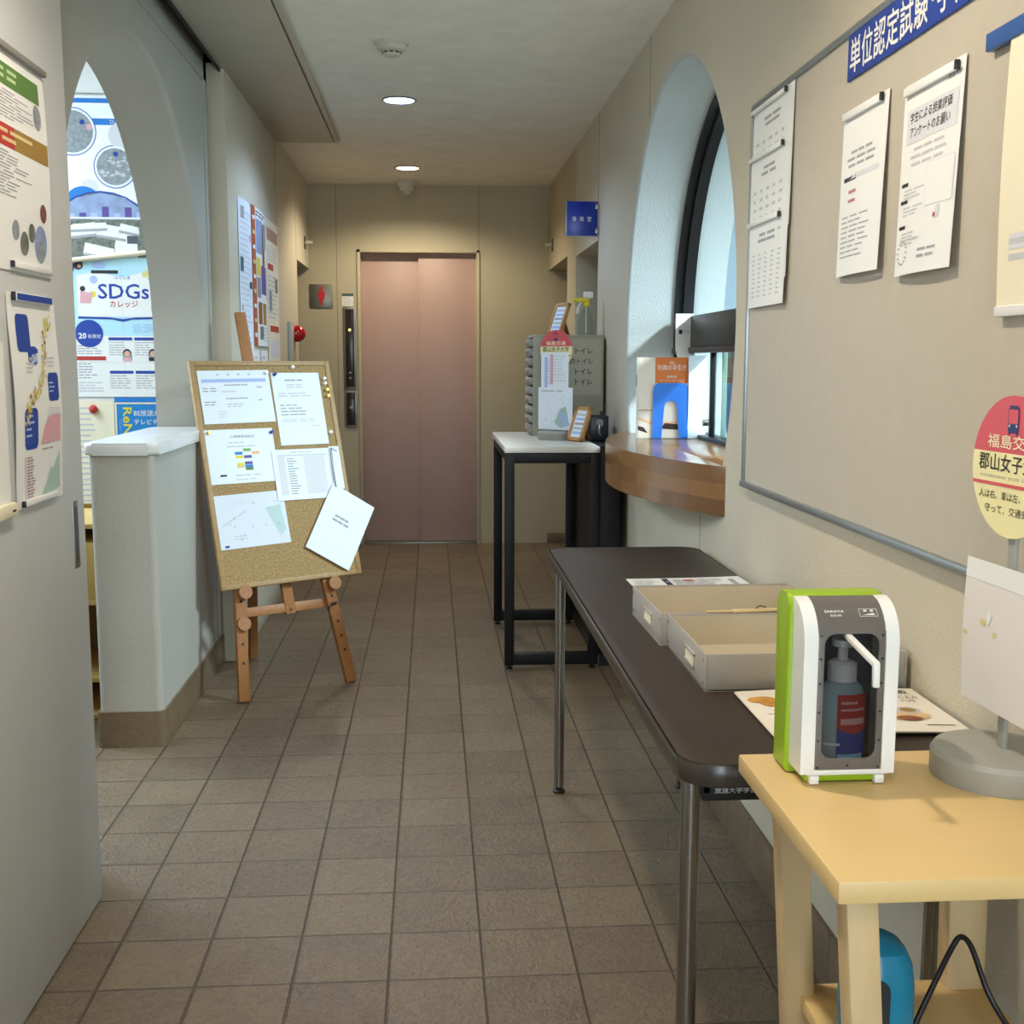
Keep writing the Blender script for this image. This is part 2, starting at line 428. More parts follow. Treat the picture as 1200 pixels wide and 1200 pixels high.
# ================================================================== THE ROOM
XR, XL, XA, YB, ZC = 0.875, -0.70, -0.773, 5.55, 2.373
b = MB(); b.box(-3.3, 4.3, -4.6, 6.2, -0.1, 0, FLOOR); struct(b, 'floor')
b = MB(); b.box(-0.714, 0.95, -4.5, 2.516, ZC, 2.5, M_CEIL); b.box(-0.85, 1.0, 2.516, 5.7, ZC, 2.5, M_CEIL); b.box(1.0, 2.0, 4.30, 5.7, ZC, 2.5, M_CEIL); b.box(-1.7, -0.85, 4.78, 5.7, ZC, 2.5, M_CEIL); struct(b, 'ceiling')
b = MB(); b.box(-0.80, -0.70, -4.5, 2.516, 2.46, 2.5, M_DARK); b.box(-0.718, -0.7135, -4.5, 2.516, 2.34, 2.46, M_DARK); struct(b, 'trim_1')   # slot above the sliding door
b = MB()
b.box(-0.716, -0.402, -4.5, 4.02, 2.352, ZC + 0.01, M_PANEL, 0.0015); b.box(-0.396, -0.375, -4.5, 4.02, 2.352, ZC + 0.01, M_PANEL, 0.0015); b.box(-0.42, -0.38, -4.5, 4.018, 2.366, ZC + 0.01, M_DARK)
struct(b, 'trim_2')


def hole_wall(name, x0, x1, ylo, yhi, ztop, cy, r, top, bot, m_, mrev, into, soft=0.02, zbase=0.0):
    """wall slab between x0 (corridor face) and x1; opening centred on cy, top(y), bot(y) give its edges; soft = rounded edge on the corridor side"""
    b = MB(); N_ = 56
    ys = [cy - r * math.cos(PI * i / N_) for i in range(N_ + 1)]
    dpt = soft if x1 > x0 else -soft

    def q(x, a, c, z0a, z1a, z0c, z1c, mm): b.add([(x, a, z0a), (x, c, z0c), (x, c, z1c), (x, a, z1a)], [[0, 1, 2, 3]], mm)
    for x in (x0, x1):
        mm = m_
        s_ = soft if x == x0 else 0
        ye0, ye1 = cy - r - s_, cy + r + s_
        q(x, ylo, ye0, zbase, ztop, zbase, ztop, mm); q(x, ye1, yhi, zbase, ztop, zbase, ztop, mm)
        for i in range(N_):
            a, c = ys[i], ys[i + 1]
            A = cy + (a - cy) * (r + s_) / r; Cc = cy + (c - cy) * (r + s_) / r
            q(x, A, Cc, top(a) + s_ * max(0, (top(a) - TZ[0]) / r), ztop, top(c) + s_ * max(0, (top(c) - TZ[0]) / r), ztop, mm)
            if bot(a) > zbase or bot(c) > zbase:
                q(x, A, Cc, zbase, bot(a), zbase, bot(c), mm)
    # reveal: boundary curve with rounded corridor edge
    loop = [(ys[i], bot(ys[i]), -1) for i in range(N_, -1, -1)] if bot(cy) > zbase else []
    pts = [(cy + r, zbase)] if bot(cy) <= zbase else []
    nz = 8
    curve = []
    if bot(cy) <= zbase:
        curve += [(cy + r, zbase + (TZ[0] - zbase) * k / nz, 1.0, 0.0) for k in range(nz)]
    for i in range(N_, -1, -1):
        y = ys[i]; z = top(y); curve.append((y, z, (y - cy) / r, max(0, (z - TZ[0]) / r)))
    if bot(cy) <= zbase:
        curve += [(cy - r, TZ[0] - (TZ[0] - zbase) * k / nz, -1.0, 0.0) for k in range(1, nz + 1)]
    else:
        for i in range(1, N_):
            y = ys[i]; z = bot(y); curve.append((y, z, (y - cy) / r if z < TZ[0] - 0.46 * 0 and abs(y - cy) > 0.7 else 0, 0))
        curve.append(curve[0])
    prof = [(math.cos(t), math.sin(t)) for t in [PI / 2 * k / 5 for k in range(6)]]   # from wall face to reveal
    rows = []
    for (cs, sn) in prof:
        rows.append([(x0 + dpt * (1 - cs) * 1.0 if False else x0 + dpt * sn * 1.0 * (1), y + ny * soft * (1 - sn), z + nz_ * soft * (1 - sn)) for (y, z, ny, nz_) in curve])
    for k in range(6):     # quarter round
        t = PI / 2 * k / 5
        rows[k] = [(x0 + dpt * (1 - math.cos(t)), y + ny * soft * (1 - math.sin(t)), z + nz_ * soft * (1 - math.sin(t))) for (y, z, ny, nz_) in curve]
    rows.append([(x1, y, z) for (y, z, _, _) in curve])
    n = len(curve); vs = [p for row in rows for p in row]
    b.add(vs, [[j * n + i, j * n + i + 1, (j + 1) * n + i + 1, (j + 1) * n + i] for j in range(len(rows) - 1) for i in range(n - 1)], mrev)
    # ends and top
    for y in (ylo, yhi): b.add([(x0, y, zbase), (x1, y, zbase), (x1, y, ztop), (x0, y, ztop)], [[0, 1, 2, 3]], m_)
    b.add([(x0, ylo, ztop), (x1, ylo, ztop), (x1, yhi, ztop), (x0, yhi, ztop)], [[0, 1, 2, 3]], m_)
    return struct(b, name)


# left wall with the moon-shaped doorway
TZ = [1.286]
RA = 0.885; CA = 1.49
hole_wall('wall_left', XA, -0.973, -4.5, 2.505, 2.80, CA, RA, lambda y: 1.286 + math.sqrt(max(0, RA * RA - (y - CA) ** 2)), lambda y: 0.0, M_ARCH, M_ARCH, 1)
b = MB(); b.box(-0.973, -0.80, 2.505, 2.62, 0, 2.8, M_DARK)
b.box(-0.80, XL, 2.516, 4.85, 0, ZC + 0.05, M_WALL, 0.004); b.box(-0.82, XL, 4.85, YB, 1.83, ZC + 0.05, M_WALL); b.box(-1.7, -0.80, 4.76, 4.85, 0, ZC + 0.05, M_WALL); b.box(-1.8, -1.7, 4.76, 5.7, 0, ZC + 0.05, M_WALL)
struct(b, 'wall_left_far')
b = MB(); b.box(XA - 0.002, XA + 0.007, 2.445, 2.503, 0.12, ZC + .02, M_ARCH, 0.003); b.box(XA - 0.002, XA + 0.007, -1.0, 2.503, 2.295, ZC + .02, M_ARCH, 0.003); struct(b, 'trim_3')
b = MB(); b.box(XL - 0.002, XL + 0.0008, 3.943, 3.947, 0, ZC, M_JOINT); b.box(XL - 0.002, XL + 0.0008, 4.80, 4.803, 1.83, ZC, M_JOINT); struct(b, 'trim_4')

# right wall with the round counter window
CW, ZW, RW = 1.61, 1.34, 0.833
TZ = [ZW]


def wbot(y):
    d = abs(y - CW)
    lo = ZW - math.sqrt(max(0, RW * RW - d * d))
    return max(lo, 0.90)


hole_wall('wall_right', XR, 1.27, -4.5, 3.26, 2.62, CW, RW, lambda y: ZW + math.sqrt(max(0, RW * RW - (y - CW) ** 2)), wbot, M_WALL, M_PLAST, 1, 0.014)
b = MB(); b.box(XR, 1.145, 3.26, 4.10, 1.795, 2.62, M_WALL, 0); b.box(1.0, 1.145, 3.255, 4.10, 0, 1.80, M_GREYC); b.box(XR, 1.145, 4.10, 4.49, 0, 2.62, M_BACK, 0.004); b.box(XR, 1.0, 4.49, 5.56, 1.83, 2.62, M_BACK); b.box(1.9, 2.0, 4.49, 5.7, 0, 2.6, M_BACK)
b.box(1.145, 2.0, 4.70, 4.80, 0, 2.62, M_BACK)
struct(b, 'wall_right_far')
b = MB(); b.box(XR - 0.0008, XR + 0.002, 2.008, 2.011, 2.09, ZC, M_JOINT); b.box(XR - 0.0008, XR + 0.002, 3.258, 3.264, 1.80, ZC, M_JOINT); b.box(XR - 0.0008, XR + 0.002, 1.10, 1.103, 0.12, 0.82, M_JOINT); struct(b, 'trim_5')

# back wall with the lift
EX0, EX1, EZ = -0.38, 0.406, 1.945
b = MB(); b.box(-1.8, EX0, YB, YB + 0.2, 0, 2.5, M_BACK); b.box(EX1, 2.0, YB, YB + 0.2, 0, 2.5, M_BACK); b.box(EX0, EX1, YB, YB + 0.2, EZ, 2.5, M_BACK); struct(b, 'wall_back')
b = MB()
for x in (-0.522, EX1 + 0.004): b.box(x - 0.0015, x + 0.0015, YB - 0.001, YB + 0.002, 0 if x < 0 else EZ, ZC, M_JOINT)
struct(b, 'trim_6')
d = struct(MB().box(EX0 - 0.01, EX0 + 0.012, YB - 0.012, YB + 0.16, 0, EZ + 0.012, M_BACK, 0.002).box(EX1 - 0.012, EX1 + 0.01, YB - 0.012, YB + 0.16, 0, EZ + 0.012, M_BACK, 0.002).box(EX0 - 0.01, EX1 + 0.01, YB - 0.012, YB + 0.16, EZ - 0.006, EZ + 0.012, M_BACK, 0.002), 'door_1')
MB().box(EX0, 0.03, YB + 0.075, YB + 0.11, 0.012, EZ, M_ELEV, 0.003).build('sliding_panel', d)
MB().box(0.011, EX1, YB + 0.045, YB + 0.07, 0.012, EZ, M_ELEV, 0.003).build('sliding_panel', d)
MB().box(EX0, EX1, YB - 0.01, YB + 0.15, 0, 0.012, M_STEEL, 0.001).build('sill', d)
b = MB(); b.box(0.876, 1.9, YB - 0.014, YB, 0, 0.068, M_BASE, 0.002); struct(b, 'baseboard_back')

b = MB(); b.box(-3.3, -0.62, -4.6, -4.5, 0, 2.9, M_WALL); b.box(0.80, 4.3, -4.6, -4.5, 0, 2.9, M_WALL); b.box(-0.62, 0.80, -4.6, -4.5, 2.42, 2.9, M_WALL); struct(b, 'wall_front')
b = MB(); b.box(-0.62, -0.56, -4.58, -4.52, 0, 2.42, M_BRONZE); b.box(0.74, 0.80, -4.58, -4.52, 0, 2.42, M_BRONZE); b.box(0.06, 0.12, -4.58, -4.52, 0, 2.42, M_BRONZE); b.box(-0.62, 0.80, -4.58, -4.52, 2.36, 2.42, M_BRONZE); d2 = struct(b, 'added_glass_door')  # unseen glass door, added to go with the fill lamp before it
MB().box(-0.56, 0.74, -4.553, -4.547, 0.02, 2.36, M_GLASS).build('pane', d2)
# reading room beyond the arch
b = MB(); b.box(-3.3, -0.973, 3.2, 3.3, 0, 2.9, M_ROOMW); b.box(-3.4, -3.3, -4.6, 3.3, 0, 2.9, M_ROOMW); struct(b, 'wall_reading_room')
b = MB(); b.box(-3.4, -0.85, -4.6, 3.3, 2.80, 2.9, M_ROOMW); struct(b, 'ceiling_reading_room')
# office beyond the round window
b = MB(); b.box(1.15, 1.55, 4.2, 4.3, 0, 2.7, M_OFFW); b.box(1.55, 2.3, 4.2, 4.3, 0, 0.78, M_OFFW); b.box(1.55, 2.3, 4.2, 4.3, 1.42, 2.7, M_OFFW); b.box(2.3, 4.2, 4.2, 4.3, 0, 2.7, M_OFFW)
b.box(4.1, 4.2, -0.9, 4.3, 0, 2.7, M_OFFW); b.box(1.145, 4.2, -1.0, -0.9, 0, 2.7, M_OFFW)
struct(b, 'wall_office')
b = MB(); b.box(1.145, 4.2, -1.0, 4.3, 2.62, 2.7, M_OFFW); struct(b, 'ceiling_office')
b = MB()
for z in (0.78, 1.13, 1.40): b.box(1.55, 2.3, 4.21, 4.25, z - 0.015, z + 0.015, M_BRONZE)
for x in (1.55, 1.93, 2.29): b.box(x, x + 0.03, 4.21, 4.25, 0.78, 1.42, M_BRONZE)
w2 = struct(b, 'window_2'); MB().box(1.55, 2.3, 4.228, 4.232, 0.78, 1.42, M_GLASS).build('pane', w2)

# skirting tiles
b = MB()
for k in range(30):
    y0 = -2.6 + k * 0.192; b.box(0.862, XR, y0 + 0.001, min(y0 + 0.191, 3.25), 0, 0.12, M_BASE, 0.0015)
struct(b, 'baseboard_right')

# round window: ring frame, transom, sill bar, glass
w1 = bpy.data.objects.new('window_1', None); COL.objects.link(w1); w1['kind'] = 'structure'; w1.location = (1.08, CW, ZW)


def ring(mb, r0, r1, x0, x1, m_, M=None, zmin=-0.40):
    n = 96; pr = [(r0, x0), (r0, x1), (r1, x1), (r1, x0)]
    a0 = math.asin(zmin / r0); ang = [a0 + (PI - 2 * a0) * i / n for i in range(n + 1)]
    vs = [(x, r * math.cos(t), r * math.sin(t)) for t in ang for (r, x) in pr]
    mb.add(vs, [[i * 4 + k, i * 4 + (k + 1) % 4, (i + 1) * 4 + (k + 1) % 4, (i + 1) * 4 + k] for i in range(n) for k in range(4)] + [[0, 1, 2, 3], [n * 4 + 3, n * 4 + 2, n * 4 + 1, n * 4]], m_)


b = MB(); ring(b, RW + 0.002, RW - 0.014, -0.012, 0.02, M_BRONZE); ring(b, RW + 0.002, RW - 0.032, 0.018, 0.058, M_BRONZE); ring(b, RW + 0.002, RW - 0.022, 0.045, 0.062, M_BRONZE)
b.build('frame', w1)
b = MB(); hw = math.sqrt(RW ** 2 - 0.06 ** 2) - 0.03
b.box(-0.02, 0.05, -hw, hw, -0.055, 0.062, M_BRONZE, 0.003); b.box(-0.03, 0.03, -hw + .02, hw - .02, -0.075, -0.055, M_BRONZE, 0.002); b.build('transom', w1)
b = MB(); hw2 = math.sqrt(RW ** 2 - 0.38 ** 2) - 0.02; b.box(-0.015, 0.055, -hw2, hw2, -0.402, -0.372, M_BRONZE, 0.003); b.build('sill_track', w1)
b = MB(); n = 64; a0 = math.asin(0.062 / 0.81); b.prism([(0.81 * math.cos(a0 + (PI - 2 * a0) * i / n), 0.81 * math.sin(a0 + (PI - 2 * a0) * i / n)) for i in range(n + 1)], 0.026, 0.031, M_GLASS, 'x'); b.build('pane', w1)
b = MB(); b.box(0.008, 0.013, -0.70, 0.25, -0.372, -0.075, M_GLASS); b.build('pane', w1)
b = MB(); b.box(0.032, 0.037, 0.185, 0.70, -0.372, -0.075, M_GLASS); b.build('pane', w1)
MB().box(0.0, 0.02, 0.242, 0.262, -0.372, -0.075, M_BRONZE, 0.002).build('stile', w1)
MB().box(0.026, 0.042, 0.175, 0.19, -0.372, -0.075, mat('green_glass_edge', '6f8f78', 0.2), 0.002).build('stile', w1)
MB().cyl((-0.012, 0.30, -0.325), (0.03, 0.30, -0.325), 0.012, M_STEEL).build('lock', w1)

# low wall in the arch with a marble cap
b = MB()
b.prism(rrect(0.2, 0.915, 0.022, -0.873, 1.9175), 0.0, 0.945, M_ARCH, 'z')
lw = struct(b, 'wall_low')
MB().prism(rrect(0.228, 0.925, 0.03, -0.873, 1.9125), 0.94, 0.978, M_MARBLE, 'z', bev=0.012, seg=4).build('marble_cap', lw)
b = MB()
b.prism(rrect(0.216, 0.93, 0.02, -0.873, 1.9175), 0, 0.118, M_BASE, 'z'); b.box(XA, XA + 0.010, 2.38, 2.50, 0, 0.118, M_BASE)
struct(b, 'baseboard_left')

# ================================================================== LIGHTS AND CEILING FITTINGS


def downlight(x, y, c, e, label):
    t = thing('downlight', label, 'ceiling light', (x, y, ZC), 0, 'recessed downlights along the corridor')
    MB().lathe([(0.076, 0.0), (0.078, -0.004), (0.070, -0.006), (0.066, -0.002)], M_ALU, 32).build('rim', t)
    MB().lathe([(0.066, -0.0032), (0.04, -0.0042), (0.0, -0.0045)], mat('lamp_%s' % c, c, 0.4, emis=c, estr=5), 24).build('lens', t)
    l = bpy.data.lights.new('downlight_beam', 'SPOT'); l.energy = e; l.color = lin(c)[:3]; l.spot_size = math.radians(152); l.spot_blend = 0.5; l.shadow_soft_size = 0.05
    o = bpy.data.objects.new('downlight_beam', l); COL.objects.link(o); o.location = (x, y, ZC - 0.012)
    return t


downlight(-0.04, 3.09, 'bcd9ff', DOWNLIGHT_COOL, 'round recessed downlight with bluish white glow, between smoke detector and warm downlight')
downlight(-0.04, 4.88, 'fff0d2', DOWNLIGHT_WARM, 'round recessed downlight with warm yellow glow, nearest the elevator')
downlight(-0.04, 1.30, 'fff0da', DOWNLIGHT_NEAR * 0.15, 'recessed warm downlight in the ceiling before the smoke detector')
downlight(-0.04, -0.49, 'fff0dc', DOWNLIGHT_NEAR, 'recessed warm downlight over the end of the dark table')
downlight(-0.04, -2.28, 'fff0de', DOWNLIGHT_NEAR * 0.5, 'recessed warm downlight at the corridor entrance')
t = thing('smoke_detector', 'white round smoke detector on ceiling above the bluish downlight', 'smoke detector', (-0.042, 2.17, ZC))
MB().lathe([(0.062, 0), (0.062, -0.008), (0.055, -0.012), (0.050, -0.028), (0.036, -0.034)], mat('detector_white', 'c8c4b4', 0.5), 32).build('base', t)
b = MB(); b.lathe([(0.034, -0.034), (0.034, -0.042), (0.03, -0.047), (0.018, -0.05)], MATS['detector_white'], 28)
for k in range(10):
    a = 2 * PI * k / 10; b.box(-0.007, 0.007, 0.033, 0.0352, -0.041, -0.036, M_BLK, 0, Matrix.Rotation(a, 4, 'Z'))
b.build('sensor_head', t)
t = thing('heat_detector', 'cream stepped heat detector on ceiling close to the elevator wall', 'detector', (-0.056, 5.385, ZC))
MB().lathe([(0.072, 0), (0.072, -0.01), (0.062, -0.014), (0.058, -0.04)], MATS['detector_white'], 32).build('base', t)
MB().lathe([(0.046, -0.04), (0.044, -0.062), (0.03, -0.068), (0.026, -0.082), (0.01, -0.086)], MATS['detector_white'], 28).build('sensor_head', t)

# ================================================================== LEFT SIDE
# sliding door with posters
t = thing('sliding_door', 'pale grey sliding door with steel pull, posters stuck on it', 'door', (-0.69, -0.5, 0))
b = MB(); b.box(-0.017, 0.017, -0.9, 0.898, 0.006, 2.36, M_DOOR, 0.002); b.build('leaf', t)
b = MB(); b.box(0.016, 0.0185, 0.815, 0.850, 0.788, 0.934, M_STEEL, 0.001); b.box(0.0184, 0.0188, 0.822, 0.843, 0.80, 0.922, mat('pull_recess', '5a5a58', 0.35, 0.7)); b.cyl((0.018, 0.83, 0.815), (0.0205, 0.83, 0.815), 0.0035, M_CHROME); b.build('pull', t)

XD = -0.6725
# poster: green and red bands
sh = Sheet(0.40, 0.395, curl=lambda u, v: 0.006 * math.sin(PI * v / 0.395) + 0.002)
sh.rect(0.02, 0.328, 0.365, 0.368, GREEN); sh.lines(0.14, 0.34, 0.362, 0.336, 2, mat('ink_light_green', 'b9cf9c', .7), 0.7, 0.5, 2)
sh.rect(0.0, 0.218, 0.21, 0.258, RED); sh.rect(0.21, 0.218, 0.395, 0.258, OCHRE); sh.lines(0.06, 0.36, 0.253, 0.224, 2, mat('ink_gold', 'dcc590', .7), 0.7, 0.45, 2)
sh.lines(0.03, 0.36, 0.322, 0.268, 9, GREY, 0.75); sh.lines(0.03, 0.36, 0.212, 0.13, 14, GREY, 0.65)
sh.disc(0.345, 0.302, 0.022, PHOTOG, ry=0.024); sh.disc(0.352, 0.122, 0.018, mat('ink_maroon', '7a4a3c', .6, var=.3, vscale=60)); sh.disc(0.20, 0.075, 0.018, PHOTOG); sh.disc(0.245, 0.055, 0.022, PHOTOL); sh.disc(0.285, 0.078, 0.018, PHOTOL); sh.disc(0.335, 0.062, 0.035, PHOTOS); sh.disc(0.335, 0.047, 0.022, PHOTOG, lift=.001)
sheet_on(sh, 'poster', frame((XD, -0.155, 1.396), (0, 1, 0), (1, 0, 0)), 'white poster with green and red-brown heading bands on the sliding door', 'poster')
b = MB(); b.box(XD, XD + 0.012, -0.16, 0.246, 1.786, 1.798, mat('magnet_grey', '8a8780', 0.5), 0.002)
tag(b.build('magnet_bar'), 'grey magnet bar along the top of the banded poster', 'magnet bar', 'magnet bars on the sliding door')


def magnet_bar(x, y0, y1, z, label, col=None, stripe=False, nx=1, h=0.014, tilt=0.0, grp='magnet bars on the sliding door'):
    b = MB(); L_ = y1 - y0; M = T(x, (y0 + y1) / 2, z) @ Matrix.Rotation(tilt, 4, 'X')
    b.box(0, 0.006 * nx, -L_ / 2 + 0.005, L_ / 2, -h / 2, h / 2, WHITEP, 0.002, M) if nx > 0 else b.box(-0.006, 0, -L_ / 2 + 0.005, L_ / 2, -h / 2, h / 2, WHITEP, 0.002, M)
    if nx > 0: b.box(0, 0.007, -L_ / 2, -L_ / 2 + 0.006, -h / 2, h / 2, M_BLK, 0.001, M)
    else: b.box(-0.007, 0, -L_ / 2, -L_ / 2 + 0.006, -h / 2, h / 2, M_BLK, 0.001, M)
    if col: b.box(0.0058, 0.0066, -L_ / 2 + 0.014, L_ / 2 - 0.004, -h / 2 + .002, h / 2 - .002, col, 0, M)
    return tag(b.build('magnet_bar'), label, 'magnet bar', grp)


magnet_bar(XD + 0.003, 0.015, 0.235, 1.408, 'white magnet bar with black tip at the foot of the banded poster', h=0.012)
# poster: map of the country
sh = Sheet(0.265, 0.40, curl=lambda u, v: 0.007 * (1 - math.cos(2 * PI * v / 0.40)) / 2 + 0.001)
sh.rr(0.035, 0.292, 0.105, 0.362, 0.012, BLUE); sh.rr(0.185, 0.196, 0.247, 0.252, 0.011, BLUE); sh.rr(0.045, 0.108, 0.118, 0.186, 0.014, BLUE)
for (a, c, d_, e) in ((0.042, 0.098, 0.352, 0.302), (0.19, 0.242, 0.245, 0.203), (0.052, 0.11, 0.178, 0.116)): sh.lines(a, c, d_, e, 5, PBLUE, 0.8, 0.35, 1)
pts = [(0.06, 0.165), (0.07, 0.185), (0.085, 0.20), (0.10, 0.212), (0.12, 0.218), (0.14, 0.228), (0.155, 0.24), (0.165, 0.255), (0.172, 0.275), (0.178, 0.295), (0.185, 0.325), (0.20, 0.345), (0.215, 0.352)]
for (u, v) in pts:
    for k in range(16):
        a, q = random.uniform(0, 6.28), random.uniform(0, 0.015)
        sh.disc(u + q * math.cos(a), v + q * math.sin(a), random.uniform(0.002, 0.005), random.choice([PYEL, PYEL, YEL, OCHRE, LGREY]), lift=random.uniform(.0006, .0012), n=8)
for k in range(12): sh.rect(0.085 + 0.045 * random.random(), 0.262 + 0.04 * random.random(), 0.10 + 0.045 * random.random(), 0.27 + 0.035 * random.random(), random.choice([BLUE, GREY, PBLUE]))
sh.poly([(0.13, 0.115), (0.155, 0.15), (0.175, 0.165), (0.205, 0.168), (0.25, 0.168), (0.25, 0.115)], PINK); sh.poly([(0.16, 0.152), (0.185, 0.185), (0.25, 0.182), (0.25, 0.17), (0.2, 0.17)], PGREY)
sh.poly([(0.13, 0.012), (0.17, 0.04), (0.19, 0.065), (0.205, 0.062), (0.245, 0.095), (0.245, 0.02)], PGREEN); sh.rect(0.045, 0.01, 0.047, 0.095, GREY)
sh.lines(0.055, 0.105, 0.095, 0.015, 14, mat('ink_rose', 'b08a90', .7), 0.8, 0.5, 2); sh.lines(0.14, 0.22, 0.108, 0.1, 1, GREY); sh.lines(0.07, 0.115, 0.275, 0.25, 3, LGREY); sh.lines(0.19, 0.24, 0.285, 0.262, 3, LGREY)
sheet_on(sh, 'poster', frame((XD, -0.012, 0.957), (0, 1, 0), (1, 0, 0)), 'white poster with yellow map of Japan and blue boxes on the sliding door', 'poster')
magnet_bar(XD + 0.003, 0.010, 0.222, 1.350, 'magnet bar with blue face holding the map poster top', BLUE, h=0.016)
magnet_bar(XD + 0.002, 0.010, 0.205, 0.966, 'white magnet bar across the foot of the map poster', h=0.012)
sh = Sheet(0.30, 0.30, M_PAPER); sh.lines(0.02, 0.28, 0.28, 0.05, 16, GREY, 0.8)
sheet_on(sh, 'poster', frame((XD, -0.336, 0.965), (0, 1, 0), (1, 0, 0)), 'white sheet beside the map poster at the edge of the door', 'poster')
b = MB(); b.box(XD + .001, XD + 0.014, -0.20, -0.042, 0.952, 0.978, M_PAPERC, 0.004); b.box(XD + .013, XD + 0.0145, -0.07, -0.055, 0.962, 0.966, INK)
tag(b.build('magnet_bar'), 'cream magnet bar at the foot of the white sheet', 'magnet bar', 'magnet bars on the sliding door')

# reading-room bulletin wall
YW = 3.196
sh = Sheet(0.86, 0.70, mat('bright_paper', 'f0f4fa', 0.6))
sh.rect(0.0, 0.668, 0.86, 0.688, CYAN); sh.rect(0.36, 0.574, 0.86, 0.602, CYAN); sh.txt(0.50, 0.579, 0.018, 'ひとに', M_PAPER)
for (u, v, r_) in ((0.335, 0.545, 0.105), (0.515, 0.395, 0.094)):
    sh.disc(u, v, r_, BLUE, .0006); sh.disc(u, v, r_ - 0.004, M_PAPERB, .0008); sh.disc(u, v, r_ - 0.014, PHOTOG, .001)
for k in range(26): sh.disc(0.515 + random.uniform(-.065, .065), 0.395 + random.uniform(-.05, .04), random.uniform(.006, .012), LGREY, .0013, ry=.005, n=10)
sh.disc(0.38, 0.585, 0.012, BLUE, .0014, n=8); sh.disc(0.41, 0.565, 0.014, PINK, .0014, n=8); sh.disc(0.52, 0.45, 0.012, BLUE, .0014, n=8)
sh.disc(0.55, 0.53, 0.06, PGREY, .0006); sh.disc(0.40, 0.30, 0.04, PGREY, .0006)
sh.disc(0.37, 0.225, 0.085, CYAN, .0009); sh.disc(0.445, 0.03, 0.26, BLUE, .0011); sh.disc(0.445, 0.03, 0.252, PHOTOL, .0013)
sh.poly([(0.235, 0.165), (0.655, 0.165), (0.61, 0.22), (0.55, 0.262), (0.445, 0.281), (0.34, 0.259), (0.27, 0.211)], PHOTOS, .0015); sh.rect(0.24, 0.168, 0.65, 0.176, M_PAPER, .0017)
for k in range(8):
    u = 0.25 + k * 0.05; sh.rect(u, 0.176, u + 0.03, 0.19 + 0.04 * random.random(), PBLUE if k % 2 else PURPLE, .0018)
for (u, v, w_, h_, a) in ((.30, .09, .12, .05, .12), (.42, .10, .13, .05, -.15), (.36, .02, .14, .045, -.2), (.50, .05, .1, .06, -.1), (.31, .12, .16, .025, .05), (.52, .12, .09, .03, -.2)):
    pl = [(u, v), (u + w_, v + w_ * a), (u + w_ * 0.97, v + w_ * a + h_), (u + 0.01, v + h_)]; sh.poly(pl, M_PAPER, .0019 + 0.0001 * (u > .4)); sh.poly([(pl[0][0], pl[0][1]), (pl[1][0], pl[1][1]), (pl[1][0], pl[1][1] - .012), (pl[0][0], pl[0][1] - .012)], GREY, .0021)
sh.rect(0.555, 0.03, 0.60, 0.095, mat('ink_slate', '4f5660', .6), .0022); sh.rect(0.50, 0.0, 0.60, 0.06, M_PAPER, .0023); sh.lines(0.51, 0.59, 0.05, 0.015, 3, GREY, .9, .4, 4)
sh.disc(0.70, 0.14, 0.045, CYAN); sh.disc(0.76, 0.07, 0.06, CYAN); sh.poly([(0.62, 0.36), (0.66, 0.36), (0.655, 0.39)], BLUE); sh.lines(0.61, 0.68, 0.34, 0.30, 3, PBLUE)
sheet_on(sh, 'poster', frame((-1.82, YW, 1.692), (1, 0, 0), (0, -1, 0)), 'large white and blue poster with aerial photos of buildings beyond the arch', 'poster')
b = MB(); b.cyl((-1.90, YW - 0.012, 1.635), (-1.10, YW - 0.012, 1.722), 0.011, M_PAPERC)
tag(b.build('poster_rod'), 'cream curled rod at the foot of the aerial photo poster', 'rod')
sh = Sheet(0.515, 0.635, mat('poster_sky', 'b4dfec', 0.6))
sh.rect(0, 0.0, 0.515, 0.275, M_PAPER); sh.poly([(0.06, 0.36), (0.06, 0.545), (0.15, 0.56), (0.2575, 0.535), (0.36, 0.56), (0.46, 0.545), (0.46, 0.36)], M_PAPER)
sh.poly([(0.06, 0.352), (0.06, 0.362), (0.2, 0.358), (0.2575, 0.35), (0.315, 0.358), (0.46, 0.362), (0.46, 0.352), (0.30, 0.348), (0.2575, 0.338), (0.21, 0.348)], BLUE, .001)
sh.txt(0.265, 0.440, 0.067, 'SDGs', BLUE, width=0.225, align='CENTER', bold=0.012, lift=.0012); sh.txt(0.265, 0.402, 0.030, 'カレッジ', RED, width=0.125, align='CENTER', bold=0.012, lift=.0012)
sh.txt(0.262, 0.527, 0.016, 'ふくしま', BLUE, width=0.07, align='CENTER', lift=.0012); sh.rr(0.125, 0.552, 0.245, 0.567, 0.006, INK, .0011); sh.lines(.135, .235, .564, .556, 1, PYEL, .9, .5, 5)
sh.lines(.19, .33, .392, .386, 1, LGREY, .9, .4, 4); sh.disc(.135, .525, .018, PBLUE); sh.disc(.365, .55, .015, PYEL); sh.disc(.385, .53, .01, PYEL); sh.disc(.13, .46, .014, YEL); sh.poly([(.385, .385), (.41, .385), (.412, .41), (.383, .41)], PYEL); sh.poly([(.42, .40), (.445, .415), (.44, .42), (.415, .42)], PBLUE)
for (u, v) in ((.03, .575), (.07, .59), (.045, .61), (.02, .52)): sh.disc(u, v, .022, mat('ink_dark_photo', '3c3540', .6, var=.4, vscale=80), n=12); sh.disc(u + .004, v - .006, .008, SKIN, .0009, n=10)
